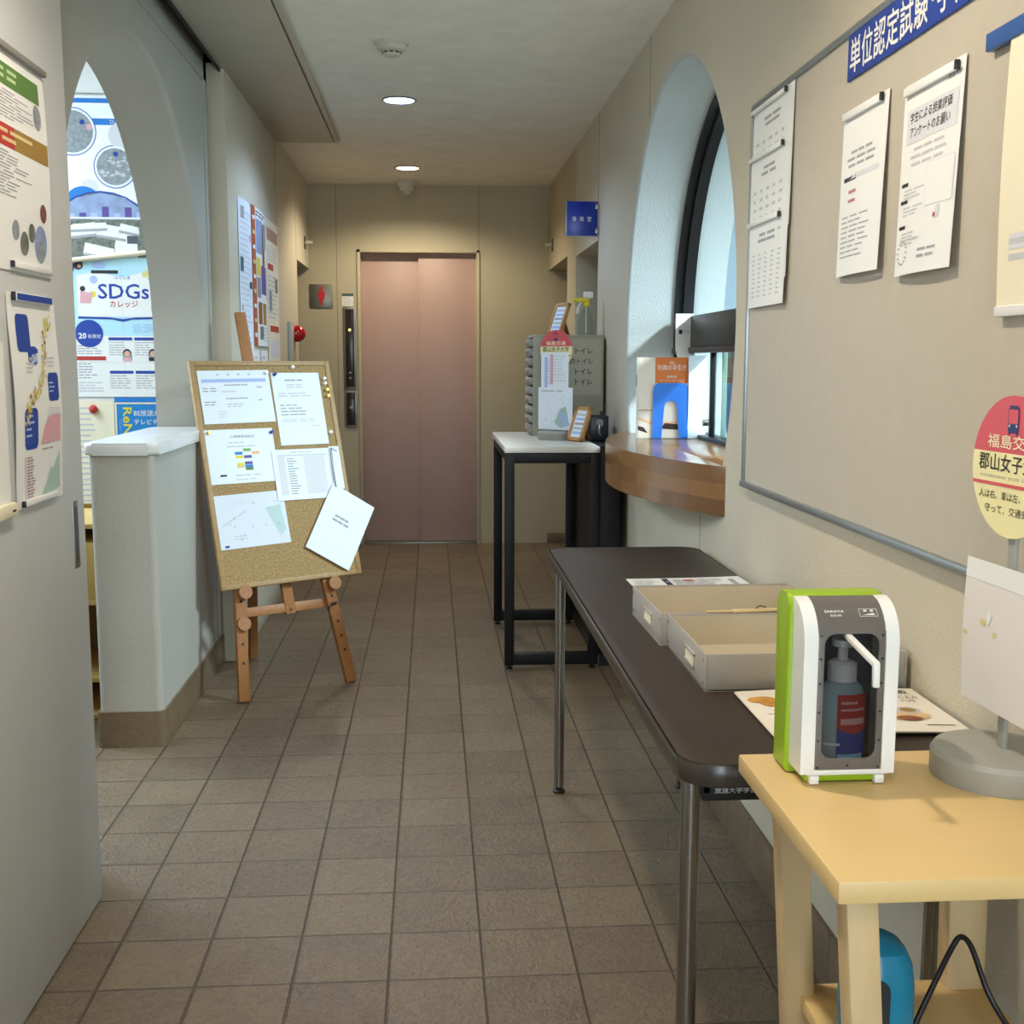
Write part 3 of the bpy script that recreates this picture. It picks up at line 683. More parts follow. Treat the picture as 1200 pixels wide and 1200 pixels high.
sh.disc(.085, .485, .012, INK, .001); sh.poly([(.07, .42), (.12, .42), (.13, .465), (.075, .475)], PINK, .001); sh.disc(.16, .59, .03, PBLUE, ry=.018); sh.disc(.39, .60, .007, INK, n=10); sh.poly([(.365, .57), (.41, .57), (.40, .592), (.38, .592)], M_PAPER, .001)
sh.disc(.105, .285, .062, BLUE, .0012); sh.txt(.058, .262, .026, '20', M_PAPER, lift=.0015, bold=.02); sh.txt(.098, .264, .018, '名限定', M_PAPER, width=.06, lift=.0015); sh.lines(.07, .14, .332, .322, 1, YEL, .9, .6, 3); sh.lines(.055, .155, .318, .296, 2, M_PAPER, .9, .5, 3); sh.lines(.075, .135, .25, .24, 1, PYEL, .9, .6, 2)
for k in range(3):
    for r0 in (.255, .105):
        u = .19 + .115 * k; sh.rect(u, r0, u + .105, r0 + .013, BLUE, .0012); sh.lines(u, u + .1, r0 - .005, r0 - .07, 6, GREY, .8, .35)
    u = .25 + .115 * k; sh.rect(u, .165, u + .04, .205, PHOTOG, .0013); sh.disc(u + .02, .20, .017, INK, .0015, n=14); sh.disc(u + .02, .195, .013, SKIN, .0017, n=14); sh.rect(u + .002, .162, u + .038, .178, INK if k else PINK, .0018)
sh.rect(.045, .165, .175, .183, RED, .001); sh.lines(.05, .17, .235, .19, 4, GREY); sh.lines(.05, .14, .155, .08, 6, GREY); sh.lines(.05, .17, .07, .02, 4, LGREY); sh.lines(.30, .46, .33, .29, 4, PBLUE); sh.rect(0, .155, .515, .157, PGREY); sh.rect(.2565, 0, .2585, .635, PGREY, .0006)
sheet_on(sh, 'poster', frame((-1.556, YW, 1.068), (1, 0, 0), (0, -1, 0)), 'pale blue poster headed SDGs in big blue letters beyond the arch', 'poster')
sh = Sheet(0.23, 0.52, M_PAPERC); sh.lines(.03, .2, .5, .05, 18, LGREY, .85, .3, 1)
sheet_on(sh, 'notice_sheet', frame((-1.585, YW, 0.53), (1, 0, 0), (0, -1, 0)), 'ruled cream sheet under a red magnet beyond the arch', 'notice')
b = MB(); b.lathe([(.018, 0), (.02, .006), (.014, .016), (.004, .02)], RED, 20, frame((-1.446, YW - .002, 1.012), (1, 0, 0), (0, -1, 0)))
tag(b.build('magnet'), 'round red magnet on the cream ruled sheet', 'magnet')
sh = Sheet(0.36, 0.50, mat('poster_cyan', '1a82c8', .6)); sh.rect(0, .47, .36, .477, M_PAPERC, .001); sh.rect(0, .479, .36, .50, CYAN)
sh.txt(0.036, 0.455, 0.040, 'ReNEW', YEL, rot=-PI / 2, bold=.015, width=.24); sh.txt(0.018, 0.40, 0.012, 'リニューアル', PBLUE, rot=-PI / 2)
sh.txt(0.085, 0.415, 0.028, 'BS放送大学', M_PAPER, bold=.006); sh.txt(0.085, 0.375, 0.026, 'テレビチャンネル', M_PAPER, bold=.008)
sh.lines(.085, .34, .35, .30, 3, PBLUE); sh.rect(0.0, 0, .008, .47, M_PAPERC, .001)
sheet_on(sh, 'poster', frame((-1.352, YW, 0.565), (1, 0, 0), (0, -1, 0)), 'bright blue poster with yellow vertical lettering ReNEW above the low wall', 'poster')
b = MB(); b.box(-3.2, -0.98, YW - .012, YW + .002, 2.40, 2.425, WHITEP, .002); struct(b, 'trim_7')
# bookcase glimpsed between door and low wall
t = thing('bookcase', 'pale wood bookcase glimpsed between sliding door and low wall', 'bookcase', (-1.32, 2.05, 0))
b = MB()
for x in (-.3, .282): b.box(x, x + .018, -.3, .15, 0, .70, M_YWOOD, .001)
b.box(-.3, .3, .135, .15, 0, .7, mat('shelf_back', '8a6a35', .6)); b.build('carcass', t)
for z in (0.02, 0.15, 0.42, 0.684): MB().box(-.282, .282, -.298, .135, z - .016, z, M_YWOOD, .001).build('shelf', t)
MB().box(-.28, .28, -.29, .10, .42, .62, M_YWOOD, .002).build('drawer_box', t)

# left wall beyond the arch: posters
XP = XL + 0.002
sh = Sheet(0.34, 0.66, M_PAPERB, curl=lambda u, v: .012 * math.sin(PI * u / .34) * (v / .66) ** 2 + .001)
sh.lines(.03, .31, .62, .03, 26, PGREY, .8, .4, 5); sh.rect(.04, .58, .10, .63, GREY); sh.rect(.02, .36, .09, .42, mat('ink_teal', '3f6468', .7)); sh.rect(.24, .5, .3, .53, PINK); sh.rect(.25, .3, .32, .33, INK); sh.rect(.03, .2, .07, .22, GREY)
sheet_on(sh, 'poster', frame((XP, 2.735, 1.245), (0, 1, 0), (1, 0, 0)), 'pale bluish printed poster nearest the arch on the left wall', 'poster')
sh = Sheet(0.44, 0.62, M_PAPER, curl=lambda u, v: .006 * math.sin(PI * u / .44) + .001)
sh.rect(0, 0, .085, .62, mat('ink_rust', 'b4562e', .7), .0006)
for k in range(9): sh.rect(.02, .04 + k * .065, .07, .058 + k * .065, PYEL if k % 2 else M_PAPER, .001)
for (u, v, w_, h_, q) in ((.10, .42, .16, .15, PHOTOS), (.27, .36, .08, .2, BROWN), (.10, .32, .1, .08, YEL), (.22, .24, .17, .13, PURPLE), (.10, .22, .1, .09, PHOTOG), (.12, .1, .1, .1, BROWN), (.25, .1, .12, .1, OCHRE), (.30, .45, .1, .12, PHOTOG), (.15, .03, .1, .06, PHOTOL)): sh.rect(u, v, u + w_, v + h_, q, .0009)
sh.lines(.1, .42, .61, .58, 2, INK); sh.lines(.26, .42, .09, .02, 5, LGREY)
sheet_on(sh, 'poster', frame((XP, 3.09, 1.30), (0, 1, 0), (1, 0, 0)), 'photo collage poster with rust red strip on the left wall', 'poster')
sh = Sheet(0.42, 0.70, M_PAPERC, curl=lambda u, v: .004 * math.sin(PI * u / .42) + .001)
sh.rect(.02, .60, .40, .66, mat('ink_dusty', 'b08a78', .7)); sh.rect(.03, .46, .2, .49, RED); sh.rect(.06, .16, .38, .19, RED); sh.lines(.03, .39, .58, .50, 5, LGREY); sh.lines(.03, .39, .44, .22, 10, LGREY); sh.rect(.05, .26, .13, .36, PHOTOG, .001); sh.rect(.26, .36, .36, .43, PHOTOL, .001); sh.rect(.05, .03, .35, .12, PGREY)
sheet_on(sh, 'poster', frame((XP, 3.54, 1.215), (0, 1, 0), (1, 0, 0)), 'beige poster with red bars farthest from the arch on left wall', 'poster')
for (y0, lab) in ((3.02, 'small white leaflet with black marks under the rust striped poster, nearer the easel mast'), (3.29, 'small white leaflet under the photo collage poster, beside its lower right corner')):
    sh = Sheet(0.22, 0.18, M_PAPER); sh.lines(.02, .2, .16, .03, 5, LGREY); sh.rect(.08, .11, .14, .13, INK)
    sheet_on(sh, 'leaflet', frame((XP, y0, 1.10), (0, 1, 0), (1, 0, 0)), lab, 'leaflet')
# fire alarm lamp
t = thing('fire_alarm', 'red dome fire alarm lamp on a pale wall plate', 'fire alarm', (XL, 4.45, 1.32))
MB().box(0, .02, -.13, .13, -.13, .13, mat('alarm_plate', 'b9b7aa', .4), .004).build('plate', t)
MB().lathe([(.048, 0), (.048, .012), (.044, .03), (.032, .05), (.012, .062)], mat('red_lens', 'c01018', .15, coat=.5), 28, frame((.02, .04, .065), (0, 1, 0), (1, 0, 0))).build('lamp', t)
# small door-holder fittings
for (x, sg, lab) in ((XL, 1, 'small round wall fitting above the left alcove'), (XR, -1, 'small round wall fitting above the right alcove')):
    t = thing('wall_fitting', lab, 'wall fitting', (x, 5.29, 1.97), 0, 'wall fittings above the alcoves')
    MB().box(0 if sg > 0 else -.006, .006 if sg > 0 else 0, -.03, .03, -.04, .04, mat('fitting_dark', '4a4536', .6), .002).build('plate', t)
    MB().cyl((0, 0, 0), (sg * .05, 0, 0), .014, MATS['detector_white'], .012).build('knob', t)

# ================================================================== BACK WALL FITTINGS
t = thing('toilet_sign', 'steel square sign with red woman symbol on the back wall', 'sign', (-.625, YB, 1.654))
MB().box(-.074, .074, -.008, 0, -.077, .077, mat('sign_steel', '8f8b80', .35, .7), .002).build('plate', t)
b = MB(); R = mat('pictogram_red', 'c01c22', .5); FM = frame((0, -.0085, 0), (1, 0, 0), (0, -1, 0))
b.prism([(.011 * math.cos(a), .050 + .011 * math.sin(a)) for a in [2 * PI * k / 20 for k in range(20)]], 0, .001, R, 'z', FM)
b.prism([(-.012, .036), (.012, .036), (.018, .03), (.026, -.002), (.019, -.005), (.014, .014), (.022, -.022), (.009, -.022), (.009, -.058), (.001, -.058), (.001, -.022), (-.001, -.022), (-.001, -.058), (-.009, -.058), (-.009, -.022), (-.022, -.022), (-.014, .014), (-.019, -.005), (-.026, -.002), (-.018, .03)], 0, .001, R, 'z', FM)
b.build('pictogram', t)
t = thing('elevator_panel', 'tall dark elevator call panel with lit indicator left of the doors', 'call panel', (-.4435, YB, 1.315))
MB().box(-.04, .04, -.012, 0, -.269, .269, M_STEEL, .002).build('frame', t)
MB().box(-.028, .028, -.0135, -.01, -.255, .255, mat('smoked_acrylic', '2a221c', .2), .001).build('face', t)
MB().cyl((0, -.013, .12), (0, -.016, .12), .008, mat('lit_amber', 'ffd86a', .4, emis='ffd86a', estr=1.5)).build('indicator', t)
b = MB(); b.prism([(-.008, -.165), (.008, -.165), (0, -.15)], 0, .001, M_ALU, 'z', frame((0, -.0138, 0), (1, 0, 0), (0, -1, 0))); b.build('call_button', t); b = MB(); b.prism([(-.008, -.19), (0, -.205), (.008, -.19)], 0, .001, M_ALU, 'z', frame((0, -.0138, 0), (1, 0, 0), (0, -1, 0))); b.build('call_button', t)
t = thing('elevator_panel', 'short dark elevator panel below the tall call panel', 'call panel', (-.4425, YB, .9155))
MB().box(-.04, .04, -.012, 0, -.119, .119, M_STEEL, .002).build('frame', t)
MB().box(-.028, .028, -.0135, -.01, -.108, .108, MATS['smoked_acrylic'], .001).build('face', t)
MB().cyl((0, -.013, .01), (0, -.017, .01), .01, M_STEEL).build('call_button', t)
sh = Sheet(.074, .082, M_PAPER); sh.rect(0, .064, .074, .082, mat('ink_dark_teal', '3f6258', .6)); sh.lines(.008, .066, .06, .008, 5, LGREY)
sheet_on(sh, 'sticker', frame((-.4905, YB - .002, 1.59), (1, 0, 0), (0, -1, 0)), 'small white sticker with green heading above the call panel', 'sticker')

# ================================================================== OFFICE SIGN
t = thing('office_sign', 'blue projecting sign with white characters high on the right wall', 'sign', (.875, 3.235, 1.888))
MB().box(-.152, -.008, -.005, .005, -.078, .078, M_SIGNB, .001).build('panel', t)
MB().box(-.156, -.151, -.0055, .0055, -.08, .08, M_ALU, .001).box(-.156, -.008, -.0055, .0055, -.081, -.078, M_ALU, 0).build('edge_trim', t)
b = MB()
for k, ch in enumerate('事務室'): b.text(ch, M_PAPER, frame((-.127 + .035 * k, -.0058, -.012), (1, 0, 0), (0, -1, 0)), .022, .004, .02)
b.build('lettering', t)
for z in (.055, -.055): MB().box(-.02, 0, -.009, .009, z - .012, z + .012, M_STEEL, .002).build('bracket', t)

# ================================================================== RIGHT WALL BULLETIN BOARD
t = thing('bulletin_board', 'wide beige bulletin board with aluminium frame on the right wall', 'bulletin board', (XR, -.29, 1.382))
MB().box(-.012, 0, -.885, .885, -.44, .44, mat('board_fabric', 'bcb3a3', .8, var=.02, vscale=30, bump=.1, bscale=400)).build('panel', t)
MB().box(-.022, 0, -.9, .9, -.454, -.44, M_ALU, .002).box(-.018, 0, -.9, .9, .44, .454, M_ALU, .002).box(-.018, 0, .888, .9, -.44, .44, M_ALU, .002).box(-.018, 0, -.9, -.888, -.44, .44, M_ALU, .002).build('frame', t)
XB = XR - .0135
UM, UN = (0, -1, 0), (-1, 0, 0)


def curlR(w, h, amp): return lambda u, v: .002 + amp * (1 - v / h) * (0.5 + 0.5 * math.sin(PI * u / w)) + amp * .5 * (u / w) * (1 - v / h)


for (y0, z1, w_, h_, n_, lab) in ((.594, 1.825, .31, .30, 4, 'topmost of three overlapping timetable sheets at the board end near the window'), (.594, 1.715, .305, .30, 6, 'middle of three overlapping timetable sheets at the board end near the window'), (.585, 1.565, .29, .205, 7, 'lowest of three overlapping timetable sheets at the board end near the window')):
    k = {4: 0, 6: 1, 7: 2}[n_]
    sh = Sheet(w_, h_, M_PAPER, curl=(lambda kk, ww, hh: lambda u, v: .0015 + .0022 * kk + .005 * (1 - v / hh) * (u / ww))(k, w_, h_))
    sh.lines(w_ * .25, w_ * .75, h_ - .035, h_ - .062, 2, GREY, .8, .5, 2, True)
    for c_ in range(5): sh.lines(.03 + c_ * .05, .03 + c_ * .05 + .032, h_ - .08, .02, 10, LGREY, .8, .35, 1)
    sheet_on(sh, 'notice_sheet', frame((XB, y0, z1 - h_), UM, UN), lab, 'notice')
    b = MB(); M = T(XB - .004 - .0022 * k, y0 - w_ * .42, z1 - .012)
    b.box(-.006, 0, -w_ * .42, w_ * .42, -.005, .005, WHITEP, .002, M); b.box(-.0068, 0, -w_ * .42 - .006, -w_ * .42, -.006, .006, M_BLK, .001, M)
    tag(b.build('magnet_bar'), 'white magnet bar holding the %s timetable sheet' % ('topmost', 'middle', 'lowest')[k], 'magnet bar', 'magnet bars on the bulletin board')
# middle sheet
sh = Sheet(.212, .297, M_PAPER, curl=curlR(.212, .297, .010)); sh.lines(.03, .18, .225, .19, 3, GREY, .8, .4, 3, True); sh.rect(.05, .172, .19, .18, PGREY); sh.lines(.02, .1, .18, .165, 1, INK, .8, .5, 1); sh.lines(.05, .13, .158, .125, 2, mat('ink_dull_red', 'b9807c', .7), .7, .35, 1); sh.lines(.02, .19, .11, .03, 9, GREY, .85, .3, 3)
sheet_on(sh, 'notice_sheet', frame((XB, -.022, 1.39), UM, UN), 'plain white text notice between the timetables and the survey notice', 'notice')
# survey sheet
sh = Sheet(.213, .300, M_PAPER, curl=curlR(.213, .300, .011))
sh.rect(.018, .205, .20, .258, PGREY); sh.txt(.105, .236, .0165, '学生による授業評価', INK, .15, 'CENTER', .004); sh.txt(.105, .213, .0165, 'アンケートのお願い', INK, .145, 'CENTER', .004); sh.txt(.205, .275, .008, '放送大学', INK, .045, 'RIGHT')
sh.lines(.03, .19, .2, .165, 3, LGREY, .8, .35, 3, True); sh.rr(.112, .098, .205, .165, .006, PGREY, .0006); sh.rr(.1135, .0995, .2035, .1635, .005, M_PAPER, .0008)
for (v0) in (.145, .118, .078): sh.lines(.012, .05, v0, v0 - .008, 1, INK, .8, .7, 1); sh.lines(.025, .11, v0 - .01, v0 - .027, 3, LGREY, .8, .4, 2)
sh.lines(.02, .12, .058, .045, 2, LGREY); sh.lines(.1, .19, .04, .02, 2, GREY, .8, .4, 2)
sh.poly([(.15, .075), (.165, .08), (.168, .098), (.155, .095)], PGREY); sh.disc(.152, .082, .004, RED, .001, n=8)
for k in range(14):
    a = 2 * PI * k / 14; sh.rect(.032 + .02 * math.cos(a) - .003, .035 + .018 * math.sin(a) - .001, .032 + .02 * math.cos(a) + .004, .035 + .018 * math.sin(a) + .0015, GREY)
sheet_on(sh, 'notice_sheet', frame((XB, -.300, 1.372), UM, UN), 'student survey notice with big heading, on board beside the bus stop sign', 'notice')
for (y0, y1, z, w_) in ((-.215, -.03, 1.678, 'plain white text notice'), (-.497, -.308, 1.66, 'student survey notice')):
    magnet_bar(XB - .004, y0, y1, z, 'white magnet bar across the top of the %s' % w_, nx=-1, grp='magnet bars on the bulletin board')
# blue heading strip
b = MB(); b.box(XB - .003, XB, -1.0, -.030, 1.742, 1.822, BLUE, .0005)
hd = tag(b.build('heading_sign'), 'dark blue heading strip with white characters along the board top', 'sign')
b = MB(); FMh = frame((XB - .0036, -.040, 1.752), UM, UN)
x = .004
for ch in '単位認定試験・学習':
    if ch == '・': b.prism([(x + .012 + .005 * math.cos(a), .03 + .005 * math.sin(a)) for a in [2 * PI * k / 14 for k in range(14)]], 0, .0004, M_PAPER, 'z', FMh); x += .028; continue
    for k, (dx, dy) in enumerate(((0, 0), (-.0009, .0006), (.0009, -.0006), (0, .0009))): b.text(ch, M_PAPER, FMh @ T(x + dx, dy, .00004 * k), .060, 0, .050)
    x += .056
b.build('lettering', hd)
# hanging poster with blue bar at the right
t = thing('hanging_poster', 'cream poster hung from a blue bar at the right of the board', 'poster', (XB, -.84, 1.48))
b = MB(); b.box(-.012, 0, -.30, .252, .172, .196, mat('blue_bar', '2c5aa0', .4), .002); b.build('hanger_bar', t)
sh = Sheet(.45, .36, M_PAPERC, curl=lambda u, v: .004 + .004 * math.sin(PI * v / .36)); sh.rect(.03, .08, .1, .1, PGREY); sh.lines(.03, .3, .1, .06, 2, LGREY)
o = sh.build('sheet', t); o.matrix_local = frame((-.004, .187, -.18), UM, UN)
MB().box(-.012, 0, -.30, .187, -.186, -.172, WHITEP, .002).build('bottom_bar', t)

# ================================================================== COUNTER SHELF AND THINGS ON IT
t = thing('counter_shelf', 'curved wooden counter shelf under the round office window', 'counter', (XR, CW, .82))
sag, hc = .185, .785; RR = (hc * hc + sag * sag) / (2 * sag); al = math.asin(hc / RR); n = 40
arc = [(-(RR * math.cos(-al + 2 * al * i / n) - (RR - sag)), RR * math.sin(-al + 2 * al * i / n)) for i in range(n + 1)]
b = MB(); b.prism(arc + [(.002, hc), (.002, -hc)], 0, .135, M_COUNTER, 'z', bev=.006, seg=3); b.build('front_slab', t)
b = MB(); hw3 = .70; b.box(.0, .20, -hw3, hw3, .085, .134, M_COUNTER, .001); b.build('inner_sill', t)
# book holder
YK = 1.955; ZK = .955
b = MB()
outer = [(.0, 0), (.0, .17), (.004, .19), (.018, .20), (.112, .20), (.126, .19), (.13, .17), (.13, 0), (.097, 0), (.088, .115), (.082, .13), (.072, .135), (.058, .135), (.048, .13), (.042, .115), (.033, 0)]
b.prism([(x, z + .001) for x, z in outer], 0, .0016, M_BLUEPL, 'y'); b.box(0, .033, 0, .012, 0, .0016, M_BLUEPL); b.box(.097, .13, 0, .012, 0, .0016, M_BLUEPL)
tag(b.build('bookend', M=T(.894, YK - .002, ZK)), 'blue metal bookend with arched cut-out on the counter shelf', 'bookend')
sh = Sheet(.182, .292, mat('brochure_cover', 'e9dccb', .5), thick=.004)
sh.rect(.06, .20, .182, .292, ORANGE); sh.txt(.121, .245, .021, '利用の手引き', M_PAPER, .106, 'CENTER', .004); sh.txt(.121, .218, .009, '事務局', M_PAPER, .035, 'CENTER'); sh.lines(.075, .168, .212, .206, 1, mat('ink_peach', 'f0b48a', .7), .9, .5, 4)
sh.poly([(.11, .272), (.121, .265), (.132, .272), (.128, .278), (.114, .278)], MATS['ink_peach']); sh.rect(.0, .10, .06, .103, OCHRE); sh.poly([(0, .07), (.05, .05), (.182, .055), (.182, .062), (.05, .057), (0, .077)], MATS['ink_peach'])
sh.poly([(.0, .045), (.02, .04), (.035, .02), (.03, .02), (.0, .03)], mat('ink_dark_brown', '3c2018', .6)); sh.poly([(.08, .035), (.10, .055), (.15, .05), (.17, .035), (.15, .03)], MATS['ink_dark_brown'])
sheet_on(sh, 'guide_booklet', frame((.842, YK + .006, ZK + .001), (1, 0, 0), (0, -1, 0)), 'guide booklet with orange title block behind the blue bookend', 'booklet')
for k in range(3):
    b = MB(); b.box(0, .205, 0, .009, 0, .293 - .004 * k, (M_PAPER, M_PAPERC, M_PAPERB)[k], .001); b.box(-.001, .004, .001, .008, .19, .23, INK) if k == 0 else None
    tag(b.build('booklet', M=T(.836 + .003 * k, YK + .0075 + .012 * k, ZK) @ Matrix.Rotation(.03 + .03 * k, 4, 'Z')), ('first', 'middle', 'last')[k] + ' of the pale booklets standing behind the orange guide booklet', 'booklet', 'pale booklets on the counter shelf')
sh = Sheet(.075, .30, mat('clear_file', 'd8e0e4', .3), curl=lambda u, v: .006 * math.sin(PI * v / .3), thick=.003)
sheet_on(sh, 'file_folder', frame((1.022, YK + .0, ZK), (.95, .25, 0), (.25, -.95, 0)), 'pale clear file leaning at the right of the orange booklet', 'file')
sh = Sheet(.068, .165, M_PAPER, curl=lambda u, v: .05 * max(0, (.05 - v) / .05) ** 2); sh.rect(.012, .09, .026, .106, INK); sh.txt(.03, .091, .014, '5月', GREY)
sheet_on(sh, 'paper_strip', frame((1.003, 2.10, 1.245), (1, .0, 0), (0, -1, 0)), 'white paper strip hanging from the window transom above the booklets', 'paper strip')
t = thing('office_chair', 'black office chair back seen through the counter window', 'chair', (1.55, 2.25, 0))
b = MB(); b.prism(rrect(.44, .50, .09, 0, .80), -.03, .03, M_BLK, 'y', bev=.02); b.build('backrest', t)
MB().prism(rrect(.46, .44, .07, 0, .26), .42, .50, M_BLK, 'z', bev=.02).build('seat', t)
MB().bar((0, .05, .43), (0, -.02, .60), .06, .02, M_BLK, (0, 1, 0)).build('back_support', t); MB().cyl((0, .26, .05), (0, .26, .42), .025, M_BLK).build('stem', t)
b = MB()
for k in range(5):
    a = 2 * PI * k / 5; b.bar((0, .26, .08), (.27 * math.cos(a), .26 + .27 * math.sin(a), .045), .035, .03, M_BLK, (0, 0, 1))
    b.lathe([(.012, 0), (.024, .012), (.024, .03), (.012, .042)], M_BLK, 12, T(.27 * math.cos(a), .26 + .27 * math.sin(a), 0))
b.build('star_base', t)

# ================================================================== EASEL WITH CORK BOARD
EO = Vector((-.581, 1.919, 0)); TH, PHI = math.radians(34), math.radians(16)
eu = Vector((math.cos(TH), math.sin(TH), 0)); en0 = Vector((math.sin(TH), -math.cos(TH), 0)); ev = Vector((0, 0, 1)) * math.cos(PHI) - en0 * math.sin(PHI); en = eu.cross(ev)
EM = Matrix((eu, ev, en)).transposed().to_4x4(); EM.translation = EO      # local: x along the board, y up the slope, z toward the viewer
t = thing('easel', 'brown wooden easel carrying the cork board', 'easel'); t.matrix_world = EM
EI = EM.inverted()


def ebar(name, p0, p1, w_, d_, nrm=(0, 0, 1), holes=()):
    b = MB(); b.bar(p0, p1, w_, d_, M_EASEL, nrm, .002)
    P0, P1 = Vector(p0), Vector(p1)
    for h in holes:
        q = P0 + (P1 - P0) * h; b.cyl(q + Vector((0, 0, d_ / 2 - .001)), q + Vector((0, 0, d_ / 2 + .0006)), .0055, M_DARK, n=12)
    return b.build(name, t)


ebar('leg', (-.008, .006, -.011), (.132, 1.26, -.011), .041, .022, holes=(.11, .165, .22, .29))
ebar('leg', (.438, .006, -.011), (.318, 1.26, -.011), .044, .022, holes=(.10, .145, .19, .27, .295))
ebar('crossbar', (.02, .327, -.030), (.41, .322, -.030), .035, .016)
ebar('mast', (.236, .30, -.028), (.214, 1.483, -.028), .042, .018, holes=(.012,))
ebar('top_bar', (.10, 1.215, -.030), (.35, 1.215, -.030), .05, .016)
rf = EI @ Vector((-.655, 2.545, .004))
ebar('rear_leg', rf, (.222, 1.20, -.05), .036, .02, (0, .3, 1))
for (u, v) in ((.044, .400), (.415, .391), (.027, .286)):
    MB().cyl((u, v, -.002), (u, v, .03 if v > .3 else .016), .0255, M_EASEL, n=28).build('peg', t)
MB().cyl((.384, .30, 0), (.384, .30, .008), .006, M_DARK).cyl((.395, .31, .0), (.42, .315, .003), .006, M_DARK).build('bolt', t)

t = thing('cork_board', 'cork board in pale wood frame standing on the easel pegs', 'cork board'); t.matrix_world = EM
b = MB(); b.box(-.024, .524, .431, 1.26, .003, .016, M_CORK); b.build('cork_panel', t)
b = MB(); b.box(-.042, -.022, .415, 1.276, .001, .021, M_OAK, .002); b.box(.522, .542, .415, 1.276, .001, .021, M_OAK, .002); b.box(-.022, .522, .415, .433, .001, .021, M_OAK, .002); b.box(-.022, .522, 1.258, 1.276, .001, .021, M_OAK, .002); b.build('frame', t)


def esheet(sh, c00, c10, lab, name='notice_sheet', lift=.0175):
    """sheet with lower left corner c00 and lower right direction c10 in board coordinates"""
    a = Vector((c00[0], c00[1], lift)); u = (Vector((c10[0], c10[1], lift)) - a).normalized(); v = Vector((0, 0, 1)).cross(u)
    M = Matrix((u, v, Vector((0, 0, 1)))).transposed().to_4x4(); M.translation = a
    return sheet_on(sh, name, EM @ M, lab, 'notice')


PB = mat('daylit_paper', 'e7eef7', .75)
sh = Sheet(.288, .204, PB); sh.rect(.012, .158, .272, .171, PBLUE)
for k in range(4): sh.rect(.075 + .042 * k, .184, .084 + .042 * k, .192, LGREY)
for v in (.15, .098): sh.lines(.1, .2, v, v - .007, 1, GREY, .9, .6, 7); sh.lines(.012, .075, v - .01, v - .03, 2, GREY, .8, .4, 2)
sh.lines(.085, .17, .127, .118, 1, LGREY); sh.lines(.1, .2, .078, .06, 2, LGREY, .8, .4, 3); sh.lines(.06, .11, .05, .02, 3, PGREY); sh.lines(.23, .262, .14, .133, 1, GREY, .8, .6, 1); sh.lines(.23, .262, .09, .083, 1, GREY, .8, .6, 1)
esheet(sh, (-.014, 1.034), (.27, 1.037), 'notice with pale blue band at upper left of the cork board', lift=.018)
sh = Sheet(.207, .288, PB); sh.lines(.055, .14, .262, .252, 1, GREY, .9, .6, 3); sh.lines(.06, .15, .245, .225, 2, LGREY, .8, .4, 2); sh.lines(.02, .19, .21, .19, 2, LGREY, .9, .4, 3); sh.lines(.02, .15, .165, .115, 4, GREY, .8, .35, 3); sh.lines(.02, .19, .105, .09, 2, LGREY, .9, .4, 4); sh.lines(.14, .19, .08, .07, 1, LGREY)
esheet(sh, (.281, .941), (.487, .941), 'tall text notice at upper right of the cork board', lift=.018)
sh = Sheet(.276, .206, PB); sh.txt(.15, .172, .012, '心理教育相談会', GREY, .1, 'CENTER'); sh.lines(.09, .2, .16, .15, 1, LGREY); sh.lines(.08, .22, .145, .135, 1, LGREY)
for (u, v, q) in ((.145, .12, mat('ink_grass', '7fa85f', .7)), (.11, .108, CYAN), (.178, .108, MATS['ink_peach']), (.112, .094, YEL), (.145, .094, PURPLE), (.112, .066, YEL), (.145, .070, PURPLE), (.145, .058, CYAN), (.112, .058, PYEL), (.145, .048, GREEN)): sh.rect(u, v, u + .031, v + .011, q)
sh.lines(.04, .09, .035, .025, 1, INK, .9, .7, 1); sh.lines(.1, .22, .035, .025, 1, LGREY); sh.lines(.1, .22, .018, .01, 1, LGREY)
esheet(sh, (-.024, .806), (.24, .806), 'notice with a coloured timetable grid at middle left of the cork board', lift=.0185)
sh = Sheet(.262, .198, PB); sh.lines(.08, .18, .188, .182, 1, LGREY, .9, .7, 3); sh.rect(.02, .172, .23, .176, LGREY); sh.rect(.02, .02, .05, .17, PGREY, .0003); sh.rect(.13, .02, .22, .17, PGREY, .0003); sh.lines(.06, .11, .165, .02, 15, GREY, .8, .4, 1)
esheet(sh, (.232, .727), (.466, .725), 'list of names overlapping the timetable notice on the cork board', lift=.0215)
sh = Sheet(.282, .202, mat('map_paper', 'd9dfeb', .75)); sh.poly([(.20, .14), (.262, .15), (.27, .05), (.245, .03)], mat('ink_map_green', 'b9d0d0', .7)); sh.poly([(.02, .085), (.12, .135), (.121, .139), (.02, .089)], LGREY); sh.lines(.06, .2, .18, .16, 2, PGREY); sh.lines(.06, .11, .05, .03, 2, LGREY); sh.rect(.016, .006, .033, .014, BLUE)
for k in range(14): sh.disc(random.uniform(.04, .25), random.uniform(.03, .17), .002, random.choice([INK, GREY, PURPLE]), n=8)
esheet(sh, (-.021, .562), (.262, .567), 'grey street map sheet lowest on the cork board', lift=.018)
sh = Sheet(.202, .286, PB, thick=.003); sh.lines(.06, .14, .18, .165, 1, GREY, .9, .6, 3); sh.lines(.055, .14, .16, .147, 1, GREY, .9, .7, 3)
esheet(sh, (.3125, .542), (.479, .431), 'tilted white booklet dangling on black string over the cork board corner', 'hanging_booklet', lift=.030)
sh = Sheet(.045, .172, PB); esheet(sh, (.479, .756), (.522, .756), 'narrow white paper strip behind the black string on the cork board', 'paper_strip', lift=.0225)
b = MB()
